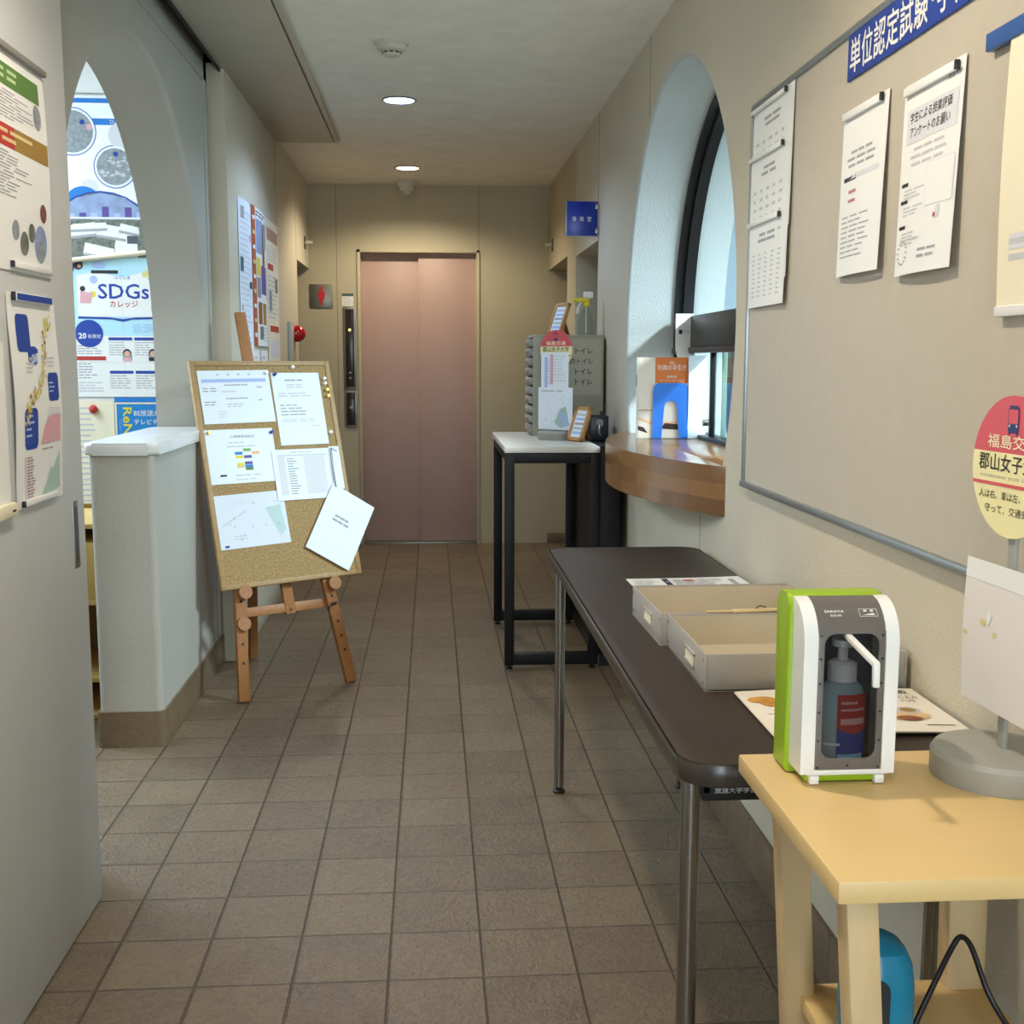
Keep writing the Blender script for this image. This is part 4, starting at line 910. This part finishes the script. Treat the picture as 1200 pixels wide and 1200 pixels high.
for (a, c) in (((.483, .922), (.479, .765)), ((.489, .921), (.483, .762)), ((.489, .921), (.512, .905))): b.tube([(a[0], a[1], .027), ((a[0] + c[0]) / 2 - .002, (a[1] + c[1]) / 2, .028), (c[0], c[1], .031)], .0012, M_BLK, 6)
tag(b.build('string', M=EM), 'black string holding the tilted booklet', 'string')
PIN = {}
for (u, v, c, lab) in ((.376, 1.250, WHITEP, 'white push pin at the top centre of the cork board'), (.508, 1.203, WHITEP, 'uppermost white push pin down the right side of the cork board'), (.508, 1.183, WHITEP, 'second white push pin down the right side of the cork board'), (.511, 1.157, mat('pin_gold', 'c8a832', .3, .4), 'upper gold push pin at the right side of the cork board'), (.512, 1.132, MATS['pin_gold'], 'lower gold push pin at the right side of the cork board'), (.498, .985, WHITEP, 'white push pin just above the list of names'), (-.008, 1.000, MATS['pin_gold'], 'gold push pin at the left corner of the coloured timetable notice'), (.245, .995, BLUE, 'blue push pin at the right corner of the coloured timetable notice'), (.296, 1.222, BLUE, 'blue push pin at the corner of the tall text notice'), (.262, 1.228, WHITEP, 'white push pin at the right corner of the blue band notice')):
    if c not in PIN:
        b = MB(); b.lathe([(.0065, 0), (.0065, .002), (.0035, .004), (.003, .009), (.0058, .011), (.0055, .014)], c, 14); PIN[c] = b.build('push_pin'); o = PIN[c]
    else:
        o = PIN[c].copy(); COL.objects.link(o)
    o.matrix_world = EM @ T(u, v, .019); tag(o, lab, 'push pin', 'push pins on the cork board')

# ================================================================== HIGH WHITE TABLE, BLACK CABINET AND THEIR THINGS
ZT = .90
t = thing('high_table', 'tall narrow table with white top and black steel frame', 'table', (.568, 2.78, 0))
b = MB(); b.box(-.19, .188, -.475, .475, .875, ZT, mat('white_laminate', 'cfcabf', .4), .004); b.build('tabletop', t)
for y in (-.45, .35):
    nm = 'end_frame'
    b = MB()
    b.box(-.188, -.150, y - .018, y + .018, .016, .874, M_BLACK, .003); b.box(.150, .188, y - .018, y + .018, .016, .874, M_BLACK, .003); b.box(-.155, .155, y - .018, y + .018, .834, .874, M_BLACK, .003); b.box(-.155, .155, y - .018, y + .018, .018, .066, M_BLACK, .003)
    f_ = b.build(nm, t)
    for x in (-.169, .169): MB().lathe([(.014, 0), (.014, .007), (.006, .009), (.006, .017)], M_BLK, 16, T(x, y, 0)).build('foot', f_)
for x in (-.169, .169): MB().box(x - .015, x + .015, -.432, .332, .84, .872, M_BLACK, .002).build('rail', t)
t = thing('black_cabinet', 'black cabinet filling the gap between white table and right wall', 'cabinet', (.802, 2.79, 0))
b = MB(); b.box(-.043, .043, -.455, .455, .05, .895, M_BLACK, .003); b.box(-.036, .036, -.44, .44, 0, .05, M_BLK); b.build('body', t)
b = MB(); b.box(-.040, .040, -.459, -.453, .06, .885, M_BLACK, .002); b.build('door', t)
MB().box(-.044, .044, -.459, .458, .893, ZT, M_BLACK, .002).build('top', t)

t = thing('drawer_case', 'grey letter drawer case with toilet notes taped on its side', 'drawer case', (.70, 3.095, ZT))
b = MB(); b.box(-.155, .163, -.135, .135, 0, .012, M_GREYC, .002); b.box(-.155, .163, -.135, .135, .438, .45, M_GREYC, .003); b.box(-.155, .163, -.135, -.128, .01, .44, M_GREYC, .001); b.box(-.155, .163, .128, .135, .01, .44, M_GREYC, .001); b.box(.155, .163, -.13, .13, .01, .44, M_GREYC); b.build('shell', t)
dw = MB(); dw.box(-.168, .15, -.124, .124, 0, .032, M_GREYP, .004); dw.box(-.176, -.166, -.05, .05, .012, .024, M_GREYC, .003)
d0 = dw.build('drawer', t); d0.location = (0, 0, .017)
for k in range(1, 10):
    c = d0.copy(); COL.objects.link(c); c.parent = t; c.location = (0, 0, .017 + .0425 * k)
sh = Sheet(.172, .245, mat('grey_label_sheet', 'b6b3a4', .6))
for k, s_ in enumerate(('トイレ', '的トイレ', 'トイレ', 'トイレ')):
    sh.txt(.055 if k != 1 else .03, .182 - .046 * k, .026, s_, INK, (.078 if k != 1 else .105), 'LEFT', .008)
o = sh.build('label_sheet', t); o.matrix_local = frame((-.02, -.1365, .185), (1, 0, 0), (0, -1, 0))

WOODF = mat('frame_wood', 'b98a52', .45, var=.1, vscale=9, stretch=(8, 8, 1))


def photo_frame(x, y, z, label):
    t = thing('photo_frame', label, 'photo frame', (x, y, z), math.radians(-62), 'wooden photo frames by the drawer case')
    M = T(0, 0, .002) @ Matrix.Rotation(-math.radians(20), 4, 'X')
    b = MB(); w_, h_ = .105, .150
    for (x0, x1, z0, z1) in ((-w_ / 2, -w_ / 2 + .015, 0, h_), (w_ / 2 - .015, w_ / 2, 0, h_), (-w_ / 2, w_ / 2, 0, .015), (-w_ / 2, w_ / 2, h_ - .015, h_)): b.box(x0, x1, -.008, .008, z0, z1, WOODF, .001, M)
    b.build('border', t)
    b = MB(); b.box(-w_ / 2 + .013, w_ / 2 - .013, -.003, .004, .013, h_ - .013, M_PAPERB, 0, M)
    for k in range(5): b.box(-.03, .03, -.0036, -.003, .03 + .02 * k, .04 + .02 * k, (PBLUE, PGREEN, GREY, PBLUE, LGREY)[k], 0, M)
    b.build('picture', t)
    MB().bar((0, .006 + .030, .10), (0, .075, .003), .03, .003, BROWN, (0, 1, 0), .0005).build('prop', t)
    return t


photo_frame(.690, 2.60, ZT, 'small wooden photo frame leaning back on the white tabletop')
photo_frame(.650, 3.06, ZT + .45, 'small wooden photo frame standing on top of the drawer case')

# bus stop shaped signs
SIGNRED = mat('bus_red', 'd6505c', .4); SIGNYEL = mat('bus_cream', 'f3e7ae', .4)


def bus_sign(x, y, z, yaw, label, pole_top=.31, full=True):
    """yaw: direction the sign looks, measured as a rotation of -y about z"""
    t = thing('bus_stop_sign', label, 'bus stop sign', (x, y, z), yaw, 'desktop bus stop signs')
    MB().lathe([(.079, 0), (.080, .003), (.080, .028), (.076, .034), (.066, .036)], M_GREYP, 48).build('base', t)
    MB().box(-.008, .008, .0, .006, .03, pole_top, M_GREYP, .002).build('pole', t)
    R_, cz = .085, .38; b = MB(); F = frame((0, -.002, cz), (1, 0, 0), (0, -1, 0)); n = 72

    def band(v0, v1, m_, w0, w1):
        p = []
        for i in range(n + 1):
            v = v0 + (v1 - v0) * i / n; p.append((math.sqrt(max(0, R_ * R_ - v * v)), v))
        q = p + [(-a, c) for a, c in p[::-1]]
        b.prism(q, w0, w1, m_, 'z', F)
    band(-R_, .016, SIGNYEL, 0, .004); band(.016, R_, SIGNRED, 0, .004); 
    b.build('disc', t)
    b = MB(); F2 = F @ T(0, 0, .0046)
    b.box(-.086, .086, -.0245, -.021, -.0001, .0001, SIGNRED, 0, F2) if False else b.box(-.082, .082, -.0245, -.0205, -.0001, .0001, SIGNRED, 0, F2)
    b.text('福島交通', mat('bus_letter', 'f7efc8', .4), F2 @ T(0, .021, 0), .017, .006, .105, 'CENTER')
    b.text('郡山女子大学', INK, F2 @ T(0, -.007, 0), .0215, .006, .140, 'CENTER')
    b.text('KOORIYAMA  JYOSI  DAIGAKU', GREY, F2 @ T(0, -.0165, 0), .0045, 0, .13, 'CENTER')
    b.text('人は右、車は左、規則を', INK, F2 @ T(-.066, -.041, 0), .0105, 0, .132)
    b.text('守って、交通安全', INK, F2 @ T(-.052, -.058, 0), .0105, 0, .104)
    # bus pictogram
    NV = mat('bus_navy', '25356f', .5)
    for (p, m_, w_) in ((rrect(.022, .030, .004, 0, .056), NV, 0), (rrect(.019, .017, .002, 0, .060), SIGNRED, .0003), (rrect(.016, .004, .001, 0, .071), NV, .0002)): b.prism(p, w_, w_ + .0002, m_, 'z', F2)
    for sx in (-1, 1): b.prism(rrect(.003, .006, .001, sx * .008, .041), 0, .0002, NV, 'z', F2); b.prism([(sx * .0075 + .0018 * math.cos(a), .049 + .0018 * math.sin(a)) for a in [2 * PI * k / 10 for k in range(10)]], .0004, .0006, LGREY, 'z', F2)
    b.build('lettering', t)
    return t


bus_sign(.785, -.86, .73, -math.radians(86), 'bus stop sign on round grey base on the pale wood desk')
bus_sign(.627, 2.735, ZT, -math.radians(44), 'small bus stop sign with papers on the white high table')
# papers on the small sign
FS = T(.627, 2.735, ZT) @ Matrix.Rotation(-math.radians(44), 4, 'Z')
sh = Sheet(.148, .155, M_PAPERB); sh.rect(.05, .02, .066, .148, PINK); sh.rect(.02, .005, .034, .135, PBLUE); sh.lines(.07, .14, .145, .03, 9, PGREY); sh.lines(.036, .048, .13, .02, 9, PBLUE)
sheet_on(sh, 'timetable_sheet', FS @ frame((-.078, -.008, .215), (1, 0, 0), (0, -1, 0)), 'bus timetable sheet with pink and blue columns under the small sign', 'timetable')
sh = Sheet(.185, .180, M_PAPERB); sh.poly([(.09, .03), (.12, .09), (.15, .1), (.17, .02), (.12, .008)], PGREEN); sh.poly([(.12, .05), (.125, .085), (.15, .06), (.165, .02), (.14, .015)], PBLUE, .001); sh.lines(.02, .15, .17, .16, 1, GREY)
for k in range(20): sh.disc(random.uniform(.02, .16), random.uniform(.02, .15), .0025, random.choice([PINK, PBLUE, LGREY]), n=8)
sheet_on(sh, 'map_sheet', FS @ frame((-.090, -.011, .042), (1, 0, 0), (0, -1, 0)), 'pale route map sheet below the bus timetable on the small sign', 'map')

# pencil sharpener
t = thing('pencil_sharpener', 'black crank pencil sharpener with silver handle beside the counter', 'pencil sharpener', (.800, 2.70, ZT))
MB().box(-.042, .042, -.05, .06, .0, .105, mat('dark_teal_plastic', '1f2c33', .35), .006).build('body', t)
b = MB(); b.box(-.036, -.024, .0, .02, .10, .122, M_BLK, .002); b.build('clamp_tab', t); MB().box(.012, .03, .0, .02, .10, .122, M_BLK, .002).build('clamp_tab', t)
b = MB(); b.cyl((0, -.05, .075), (0, -.066, .075), .017, M_CHROME); b.bar((0, -.066, .075), (0, -.066, .025), .009, .004, M_CHROME, (0, 1, 0)); b.cyl((0, -.066, .028), (0, -.09, .028), .006, M_CHROME); b.build('crank', t)
# spray bottle
t = thing('spray_bottle', 'clear spray bottle with yellow trigger on the drawer case', 'spray bottle', (.795, 3.06, ZT + .45))
MB().lathe([(.036, 0), (.038, .01), (.037, .06), (.026, .10), (.014, .125), (.012, .135)], M_CLEAR, 28).build('body', t)
MB().tube([(0, 0, .01), (.0, 0, .07), (0, 0, .13)], .003, WHITEP, 8).build('dip_tube', t)
b = MB(); b.cyl((0, 0, .130), (0, 0, .148), .015, mat('yellow_plastic', 'e8d21c', .35)); b.box(-.045, .012, -.011, .011, .148, .168, MATS['yellow_plastic'], .003); b.cyl((-.044, 0, .158), (-.058, 0, .158), .008, MATS['yellow_plastic']); b.build('nozzle', t)
b = MB(); b.tube([(-.022, 0, .148), (-.036, 0, .125), (-.040, 0, .098)], .006, WHITEP, 8); b.build('trigger', t)
b = MB(); b.box(-.012, .03, -.012, .012, .166, .195, WHITEP, .005); b.build('cap', t)

# ================================================================== LONG DARK TABLE
t = thing('folding_table', 'long dark wood-grain table with steel legs along the right wall', 'table', (.638, .165, 0))
TW, TL, TZt = .437, 1.80, .703
b = MB(); b.prism(rrect(TW - .012, TL - .012, .055, 0, 0, 8), TZt - .026, TZt, M_TABLE, 'z', bev=.002); b.build('tabletop', t)
b = MB(); o_ = rrect(TW, TL, .06, 0, 0, 8); i_ = rrect(TW - .012, TL - .012, .054, 0, 0, 8); n = len(o_)
prof = [(0.0, -.004), (.6, -.0005), (1, -.006), (1.0, -.026), (.6, -.031), (0, -.031)]
vs = []
for k in range(n):
    for (w_, z) in prof: vs.append((i_[k][0] + (o_[k][0] - i_[k][0]) * w_, i_[k][1] + (o_[k][1] - i_[k][1]) * w_, TZt + z))
q = len(prof); b.add(vs, [[k * q + j, ((k + 1) % n) * q + j, ((k + 1) % n) * q + (j + 1) % q, k * q + (j + 1) % q] for k in range(n) for j in range(q)], M_EDGE); b.build('edge_band', t)
b = MB(); 
for x in (-.165, .165): b.box(x - .012, x + .012, -.80, .78, .625, .675, M_BLK, .002)
for y in (-.80, .76): b.box(-.165, .165, y, y + .024, .615, .675, M_BLK, .002)
b.build('apron', t)
for (x, y) in ((-.186, .822), (.175, .838), (-.186, -.815), (.175, -.815)):
    l_ = MB().cyl((x, y, .018), (x, y, .672), .0142, M_CHROME, n=20).build('leg', t)
    MB().lathe([(.017, 0), (.018, .006), (.012, .012), (.007, .014), (.007, .02), (.012, .022), (.0135, .026)], M_BLK, 18, T(x, y, 0)).build('foot_cap', l_)
b = MB(); b.box(-.150, -.085, -.8022, -.80, .642, .662, M_ALU, .0005); b.text('放送大学学習', M_PAPER, frame((-.148, -.8012, .627), (1, 0, 0), (0, -1, 0)), .0085, .004, .06); b.text('ア イ', INK, frame((-.146, -.8026, .653), (1, 0, 0), (0, -1, 0)), .005, .01); b.build('name_plate', t)

# paper leaflet
ZP = TZt + .0008
sh = Sheet(.282, .192, M_PAPER, curl=lambda u, v: .003 * (u / .28) ** 3)
sh.rect(.085, .01, .10, .182, mat('ink_navy', '22243a', .7)); sh.txt(.089, .15, .008, '案内', M_PAPER, rot=-PI / 2)
sh.lines(.11, .24, .175, .012, 15, GREY, .85, .4, 4); sh.rect(.135, .145, .16, .165, mat('ink_soft_red', 'c9706a', .7), .001); sh.lines(.012, .075, .17, .10, 7, LGREY, .8, .35, 2); sh.lines(.18, .24, .1, .05, 4, INK, .9, .6, 2); sh.rect(.245, .02, .258, .16, GREY)
sheet_on(sh, 'leaflet', frame((.570, .380, ZP), (1, .02, 0), (0, 0, 1)), 'white printed leaflet behind the back tray on dark table', 'leaflet')


# document trays
def tray(x, y, z, rz, label, dx=.335, dy=.300, h=.062):
    t = thing('document_tray', label, 'tray', (x, y, z), rz, 'grey document trays on the dark table')
    b = MB(); b.box(0, dx, 0, dy, 0, .003, M_TRAYI); b.build('bottom', t)
    hl = .028

    for (nm, x0, x1, y0, y1, ins) in (('side_wall', 0, .004, 0, dy, (.004, .0046, .004, dy - .004)), ('side_wall', dx - .004, dx, 0, dy, (dx - .0046, dx - .004, .004, dy - .004)), ('front_wall', .004, dx - .004, 0, .004, (.004, dx - .004, .004, .0046)), ('back_wall', .004, dx - .004, dy - .004, dy, (.004, dx - .004, dy - .0046, dy - .004))):
        b = MB(); b.box(x0, x1, y0, y1, 0, h, M_TRAY, .0008); b.box(*ins, .002, h - .004, M_TRAYI); w = b.build(nm, t)
    b = MB()
    for (cx, cy) in ((0, 0), (dx, 0), (0, dy), (dx, dy)):
        for zz in (.012, h - .012): b.cyl((cx - .0015 if cx == 0 else cx + .0015, cy + (.012 if cy == 0 else -.012), zz), (cx, cy + (.012 if cy == 0 else -.012), zz), .003, M_STEEL, n=10)
    b.build('rivets', t)
    b = MB(); y0, y1, z0, z1 = .07, .15, .018, .044
    for (a, c, d_, e) in ((y0, y1, z0, z0 + .004), (y0, y1, z1 - .004, z1), (y0, y0 + .005, z0, z1), (y1 - .005, y1, z0, z1)): b.box(-.003, 0, a, c, d_, e, M_TRAY, .0005)
    b.box(-.0006, 0, y0, y1, z0, z1, M_PAPERC); b.build('card_holder', t)
    return t


tray(.532, -.394, TZt, .0, 'front grey document tray with a card holder, behind the hand sanitizer dispenser')
tray(.520, -.088, TZt, .02, 'back grey document tray, between front tray and leaflet', dy=.27)
b = MB(); b.box(0, .10, -.006, .006, 0, .006, mat('bamboo', 'd9bf8d', .5), .002); b.box(.10, .19, -.0045, .0045, .001, .005, MATS['bamboo'], .001); b.tube([(.045, -.004, .008), (.056, .004, .011), (.066, -.002, .009)], .0012, M_BLK, 6); b.cyl((-.05, 0, .003), (0, 0, .003), .0022, MATS['bamboo'])
tag(b.build('bamboo_clip', M=T(.655, -.092, TZt + .0625) @ Matrix.Rotation(.08, 4, 'Z')), 'pale bamboo clip lying across the tray rims', 'clip')

# magazine
sh = Sheet(.292, .222, mat('magazine_paper', 'ece4d6', .45), curl=lambda u, v: .002 + .004 * math.sin(PI * u / .29), thick=.002)
AMB = mat('ink_amber', 'c98e3a', .6, var=.35, vscale=40)
for (u, v, r_) in ((.03, .17, .022), (.05, .15, .026), (.075, .14, .024), (.095, .125, .02), (.05, .11, .018), (.07, .095, .016)): sh.disc(u, v, r_, AMB, .001, ry=r_ * .7)
for (u, v, r_) in ((.05, .07, .022), (.075, .06, .02), (.035, .05, .014), (.06, .035, .02), (.09, .08, .014)): sh.disc(u, v, r_, mat('ink_reddish', '8e5230', .6, var=.4, vscale=50), .0012, ry=r_ * .6)
sh.poly([(.02, .10), (.09, .085), (.09, .09), (.02, .108)], M_PAPER, .0014); sh.disc(.215, .075, .045, mat('ink_cream_dish', 'd9b98c', .6), .001, ry=.022); sh.disc(.19, .085, .016, BROWN, .0013, ry=.012); sh.disc(.235, .10, .02, LGREY, .0013, ry=.015); sh.disc(.235, .10, .013, OCHRE, .0015, ry=.01); sh.disc(.222, .06, .02, MATS['ink_reddish'], .0013, ry=.012)
sh.txt(.225, .185, .026, '珠', INK, bold=.005); sh.txt(.253, .188, .022, '飯', INK, bold=.004); sh.txt(.235, .163, .015, '膳ごよみ', INK, .045); sh.txt(.245, .145, .012, '六月', INK, .022); sh.rect(.235, .03, .278, .033, INK)
sheet_on(sh, 'magazine', frame((.575, -.634, ZP + .002), (1, .0, 0), (0, 0, 1)), 'food magazine with amber dishes on the table end behind the dispenser', 'magazine')

# ================================================================== PALE WOOD DESK
t = thing('side_desk', 'pale wood side desk with lower shelf at the corridor wall', 'desk', (.675, -.947, 0))
MB().box(-.188, .188, -.186, .184, .706, .73, M_BIRCH, .003).build('desktop', t)


def dleg(p0, p1, w_, d_): return MB().bar(p0, p1, w_, d_, M_BIRCHL, (0, 1, 0), .004).build('leg', t)


dleg((-.082, .158, 0), (-.128, .158, .708), .040, .034); dleg((.120, .158, 0), (.108, .158, .708), .052, .034)
dleg((-.100, -.150, 0), (-.156, -.150, .708), .034, .034); dleg((.120, -.150, 0), (.135, -.150, .708), .036, .034)
MB().box(-.108, .138, -.135, .168, .398, .418, M_BIRCH, .002).build('shelf', t)

# turquoise appliance and cord
t = thing('desk_appliance', 'rounded turquoise plastic appliance on the lower shelf of the desk', 'appliance', (.612, -.935, .418))
b = MB(); b.prism(rrect(.076, .088, .028), 0, .022, M_BLK, 'z', bev=.003); b.build('base', t)
b = MB(); pr = [(1.0, .02), (1.02, .06), (1.0, .10), (.92, .125), (.75, .14), (.45, .148), (.0, .15)]; base = rrect(.076, .088, .03, n=8); n = len(base)
b.add([(x * s_, y * s_, z) for (s_, z) in pr for (x, y) in base], [[j * n + i, j * n + (i + 1) % n, (j + 1) * n + (i + 1) % n, (j + 1) * n + i] for j in range(len(pr) - 1) for i in range(n)], M_TURQ); b.build('shell', t)
b = MB(); b.prism(rrect(.026, .088, .012, -.014, .072), -.0462, -.040, mat('dark_window', '2a3236', .25), 'y', bev=.001); b.build('window', t)
b = MB(); pts = [(.640, -.965, .43), (.655, -.95, .46), (.685, -.93, .50), (.715, -.91, .535), (.728, -.905, .545), (.742, -.905, .53), (.758, -.92, .48), (.775, -.95, .445), (.79, -.985, .424), (.80, -1.03, .4225)]
cv = []
for i in range(len(pts) - 1):
    for k in range(5):
        p = [Vector(pts[max(0, min(len(pts) - 1, i + j))]) for j in (-1, 0, 1, 2)]; s_ = k / 5
        cv.append(.5 * ((2 * p[1]) + (p[2] - p[0]) * s_ + (2 * p[0] - 5 * p[1] + 4 * p[2] - p[3]) * s_ ** 2 + (3 * p[1] - p[0] - 3 * p[2] + p[3]) * s_ ** 3))
b.tube(cv, .0035, M_BLK, 8)
tag(b.build('power_cord'), 'black power cord arching from the turquoise appliance', 'cord')

# hand sanitizer dispenser
DX, DY, DZ = .588, -.880, .73
t = thing('sanitizer_dispenser', 'lime green and white hand sanitizer dispenser on the pale wood desk', 'dispenser', (DX, DY, DZ))


def sideprof(y0, y1, z0, z1, rf, rb, n=8):
    """side outline (y,z): front at y0 with a big top radius rf, back at y1 with top radius rb"""
    p = [(y0, z0), (y1, z0)]
    p += [(y1 - rb + rb * math.cos(a), z1 - rb + rb * math.sin(a)) for a in [PI / 2 * k / n for k in range(n + 1)]]
    p += [(y0 + rf + rf * math.cos(a), z1 - rf + rf * math.sin(a)) for a in [PI / 2 + PI / 2 * k / n for k in range(n + 1)]]
    return p


b = MB(); b.prism(sideprof(.045, .095, .002, .224, .012, .014), -.063, .055, M_LIME, 'x', bev=.005, seg=3); b.box(-.050, .050, .008, .09, .002, .014, M_LIME, .003); b.build('back_shell', t)
for (x0, x1) in ((-.058, -.041), (.041, .057)):
    b = MB(); b.prism(sideprof(.0, .055, .014, .222, .05, .008, 12), x0, x1, WHITEP, 'x', bev=.006, seg=3); b.build('side_cover', t)
b = MB(); b.box(-.05, .05, .001, .05, .012, .019, WHITEP, .002); b.build('bottom_trim', t)
# front panel: dark grey with a rounded window; upper part curves back
ch = 24; hole = rrect(.066, .152, .013, 0, .109, n=6); outer = []
for (x, z) in hole:
    a = math.atan2((z - .109) / .082, x / .041); c_, s_ = math.cos(a), math.sin(a); k = 1 / max(abs(c_), abs(s_)); outer.append((max(-.041, min(.041, .041 * c_ * k)), .109 + max(-.090, min(.082, .082 * s_ * k if s_ > 0 else .090 * s_ * k))))


def fy(z):
    return .0015 + (0 if z < .172 else .05 - math.sqrt(max(0, .05 ** 2 - (z - .172) ** 2)))


n = len(hole); b = MB(); vs = []
for k in range(5):
    q = k / 4
    for (h_, o_) in zip(hole, outer):
        x = h_[0] + (o_[0] - h_[0]) * q; z = h_[1] + (o_[1] - h_[1]) * q; vs.append((x, fy(z), z))
b.add(vs, [[k * n + i, k * n + (i + 1) % n, (k + 1) * n + (i + 1) % n, (k + 1) * n + i] for k in range(4) for i in range(n)], M_DGREY)
vs = []; zz = [.191 + (.222 - .191) * k / 10 for k in range(11)]
for z in zz: vs += [(-.041, fy(z), z), (.041, fy(z), z)]
b.add(vs, [[2 * k, 2 * k + 1, 2 * k + 3, 2 * k + 2] for k in range(10)], M_DGREY)
for (x, z) in [(sx * .0372, zz_) for sx in (-1, 1) for zz_ in (.022, .055, .09, .125, .155, .183)] + [(0, .024)]: b.cyl((x, fy(z) - .0008, z), (x, fy(z) + .001, z), .0014, M_BLK, n=8)
b.build('front_panel', t)
b = MB(); vs = []
for (x, z) in hole: vs.append((x, fy(z) + .003, z))
b.add(vs + [(0, fy(.109) + .003, .109)], [[i, (i + 1) % n, n] for i in range(n)], M_SMOKE); b.build('window', t)
b = MB(); b.box(-.041, .041, .043, .0445, .016, .205, mat('inner_back', '3a4148', .6)); b.build('inner_wall', t)
b = MB()
FP = Matrix.Translation((0, fy(.208) - .0006, .2075)) @ Matrix.Rotation(math.radians(-45) + PI / 2, 4, 'X')
b.text('SARAYA', M_PAPER, FP @ T(-.03, .0, 0.0008), .0035, .02, .024); b.text('GUD-500', M_PAPER, FP @ T(-.024, -.0055, .0008), .003, .02, .014)
for p_ in ((.012, .034, -.006, -.0055), (.012, .034, .0045, .005), (.012, .0125, -.006, .005), (.0335, .034, -.006, .005)): b.add([(p_[0], p_[2], .0008), (p_[1], p_[2], .0008), (p_[1], p_[3], .0008), (p_[0], p_[3], .0008)], [[0, 1, 2, 3]], M_PAPER, FP)
b.add([(.015, -.004, .0008), (.031, -.004, .0008), (.029, -.001, .0008), (.022, -.0025, .0008)], [[0, 1, 2, 3]], M_PAPER, FP)
for x in (.0175, .0255): b.add([(x, .001, .0008), (x + .004, .001, .0008), (x + .004, .0035, .0008), (x, .0035, .0008)], [[0, 1, 2, 3]], M_PAPER, FP)
b.build('printing', t)
b = MB(); b.bar((-.005, .016, .184), (.0035, -.066, .1655), .0075, .0065, WHITEP, (0, 0, 1), .001); b.bar((.0032, -.065, .1675), (.0032, -.066, .140), .0072, .0065, WHITEP, (0, 1, 0), .001); b.build('nozzle', t)
for x in (-.040, .040): MB().box(x - .006, x + .006, .000, .014, .001, .012, WHITEP, .002).build('latch', t)
t = thing('sanitizer_bottle', 'pump bottle with red and blue label inside the dispenser', 'bottle', (DX - .002, DY + .0255, DZ + .0145))
t.scale = (1.05, 1.02, 1.05)
b = MB(); b.lathe([(.0, 0), (.026, 0), (.028, .004), (.028, .078), (.024, .096), (.014, .106)], mat('bottle_plastic', '9fb6bb', .35), 28, sy=.62); b.build('body', t)
b = MB(); b.lathe([(.0165, .104), (.0165, .124), (.012, .127)], WHITEP, 24); b.cyl((0, 0, .126), (0, 0, .146), .006, WHITEP); b.lathe([(.006, .142), (.013, .144), (.013, .152), (.006, .154)], WHITEP, 20); b.build('pump', t)
b = MB()


def lab(z0, z1, m_, k=1.015, a0=-.35, a1=1.2, bulge=0):
    n_ = 16; vs = []
    for i in range(n_ + 1):
        a = a0 + (a1 - a0) * i / n_; x = .028 * k * math.sin(a); y = -.028 * .62 * k * math.cos(a); q = bulge * max(0, 1 - ((a - .42) / .78) ** 2); vs += [(x, y, z0 - q), (x, y, z1)]
    b.add(vs, [[2 * i, 2 * i + 2, 2 * i + 3, 2 * i + 1] for i in range(n_)], m_)


lab(.010, .060, BLUE); lab(.052, .090, RED, 1.03, bulge=.008); lab(.079, .082, PINK, 1.045, -.2, .5); lab(.071, .0735, PINK, 1.045, -.2, .9); lab(.055, .062, PINK, 1.045, -.2, .95); lab(.010, .020, SKYB, 1.03, -.3, .9); lab(.03, .033, M_PAPER, 1.03, -.9, -.2)
b.build('label', t)

# papers on the big bus sign
sh = Sheet(.150, .180, mat('worn_paper', 'e3dcd8', .7), curl=lambda u, v: .003 * math.sin(PI * v / .18)); sh.rect(0, .155, .150, .180, M_PAPER); sh.poly([(.055, .115), (.062, .128), (.068, .118), (.06, .10)], M_PAPER); sh.disc(.048, .105, .006, PYEL, ry=.004, n=12); sh.disc(.075, .095, .004, PYEL, ry=.003, n=12); sh.disc(.008, .085, .005, PYEL, ry=.003, n=12)
sheet_on(sh, 'notice_sheet', frame((.768, -.788, .812), (.05, -1, 0), (-1, -.05, 0)), 'worn pinkish white sheet taped to the pole of the big bus stop sign', 'notice')
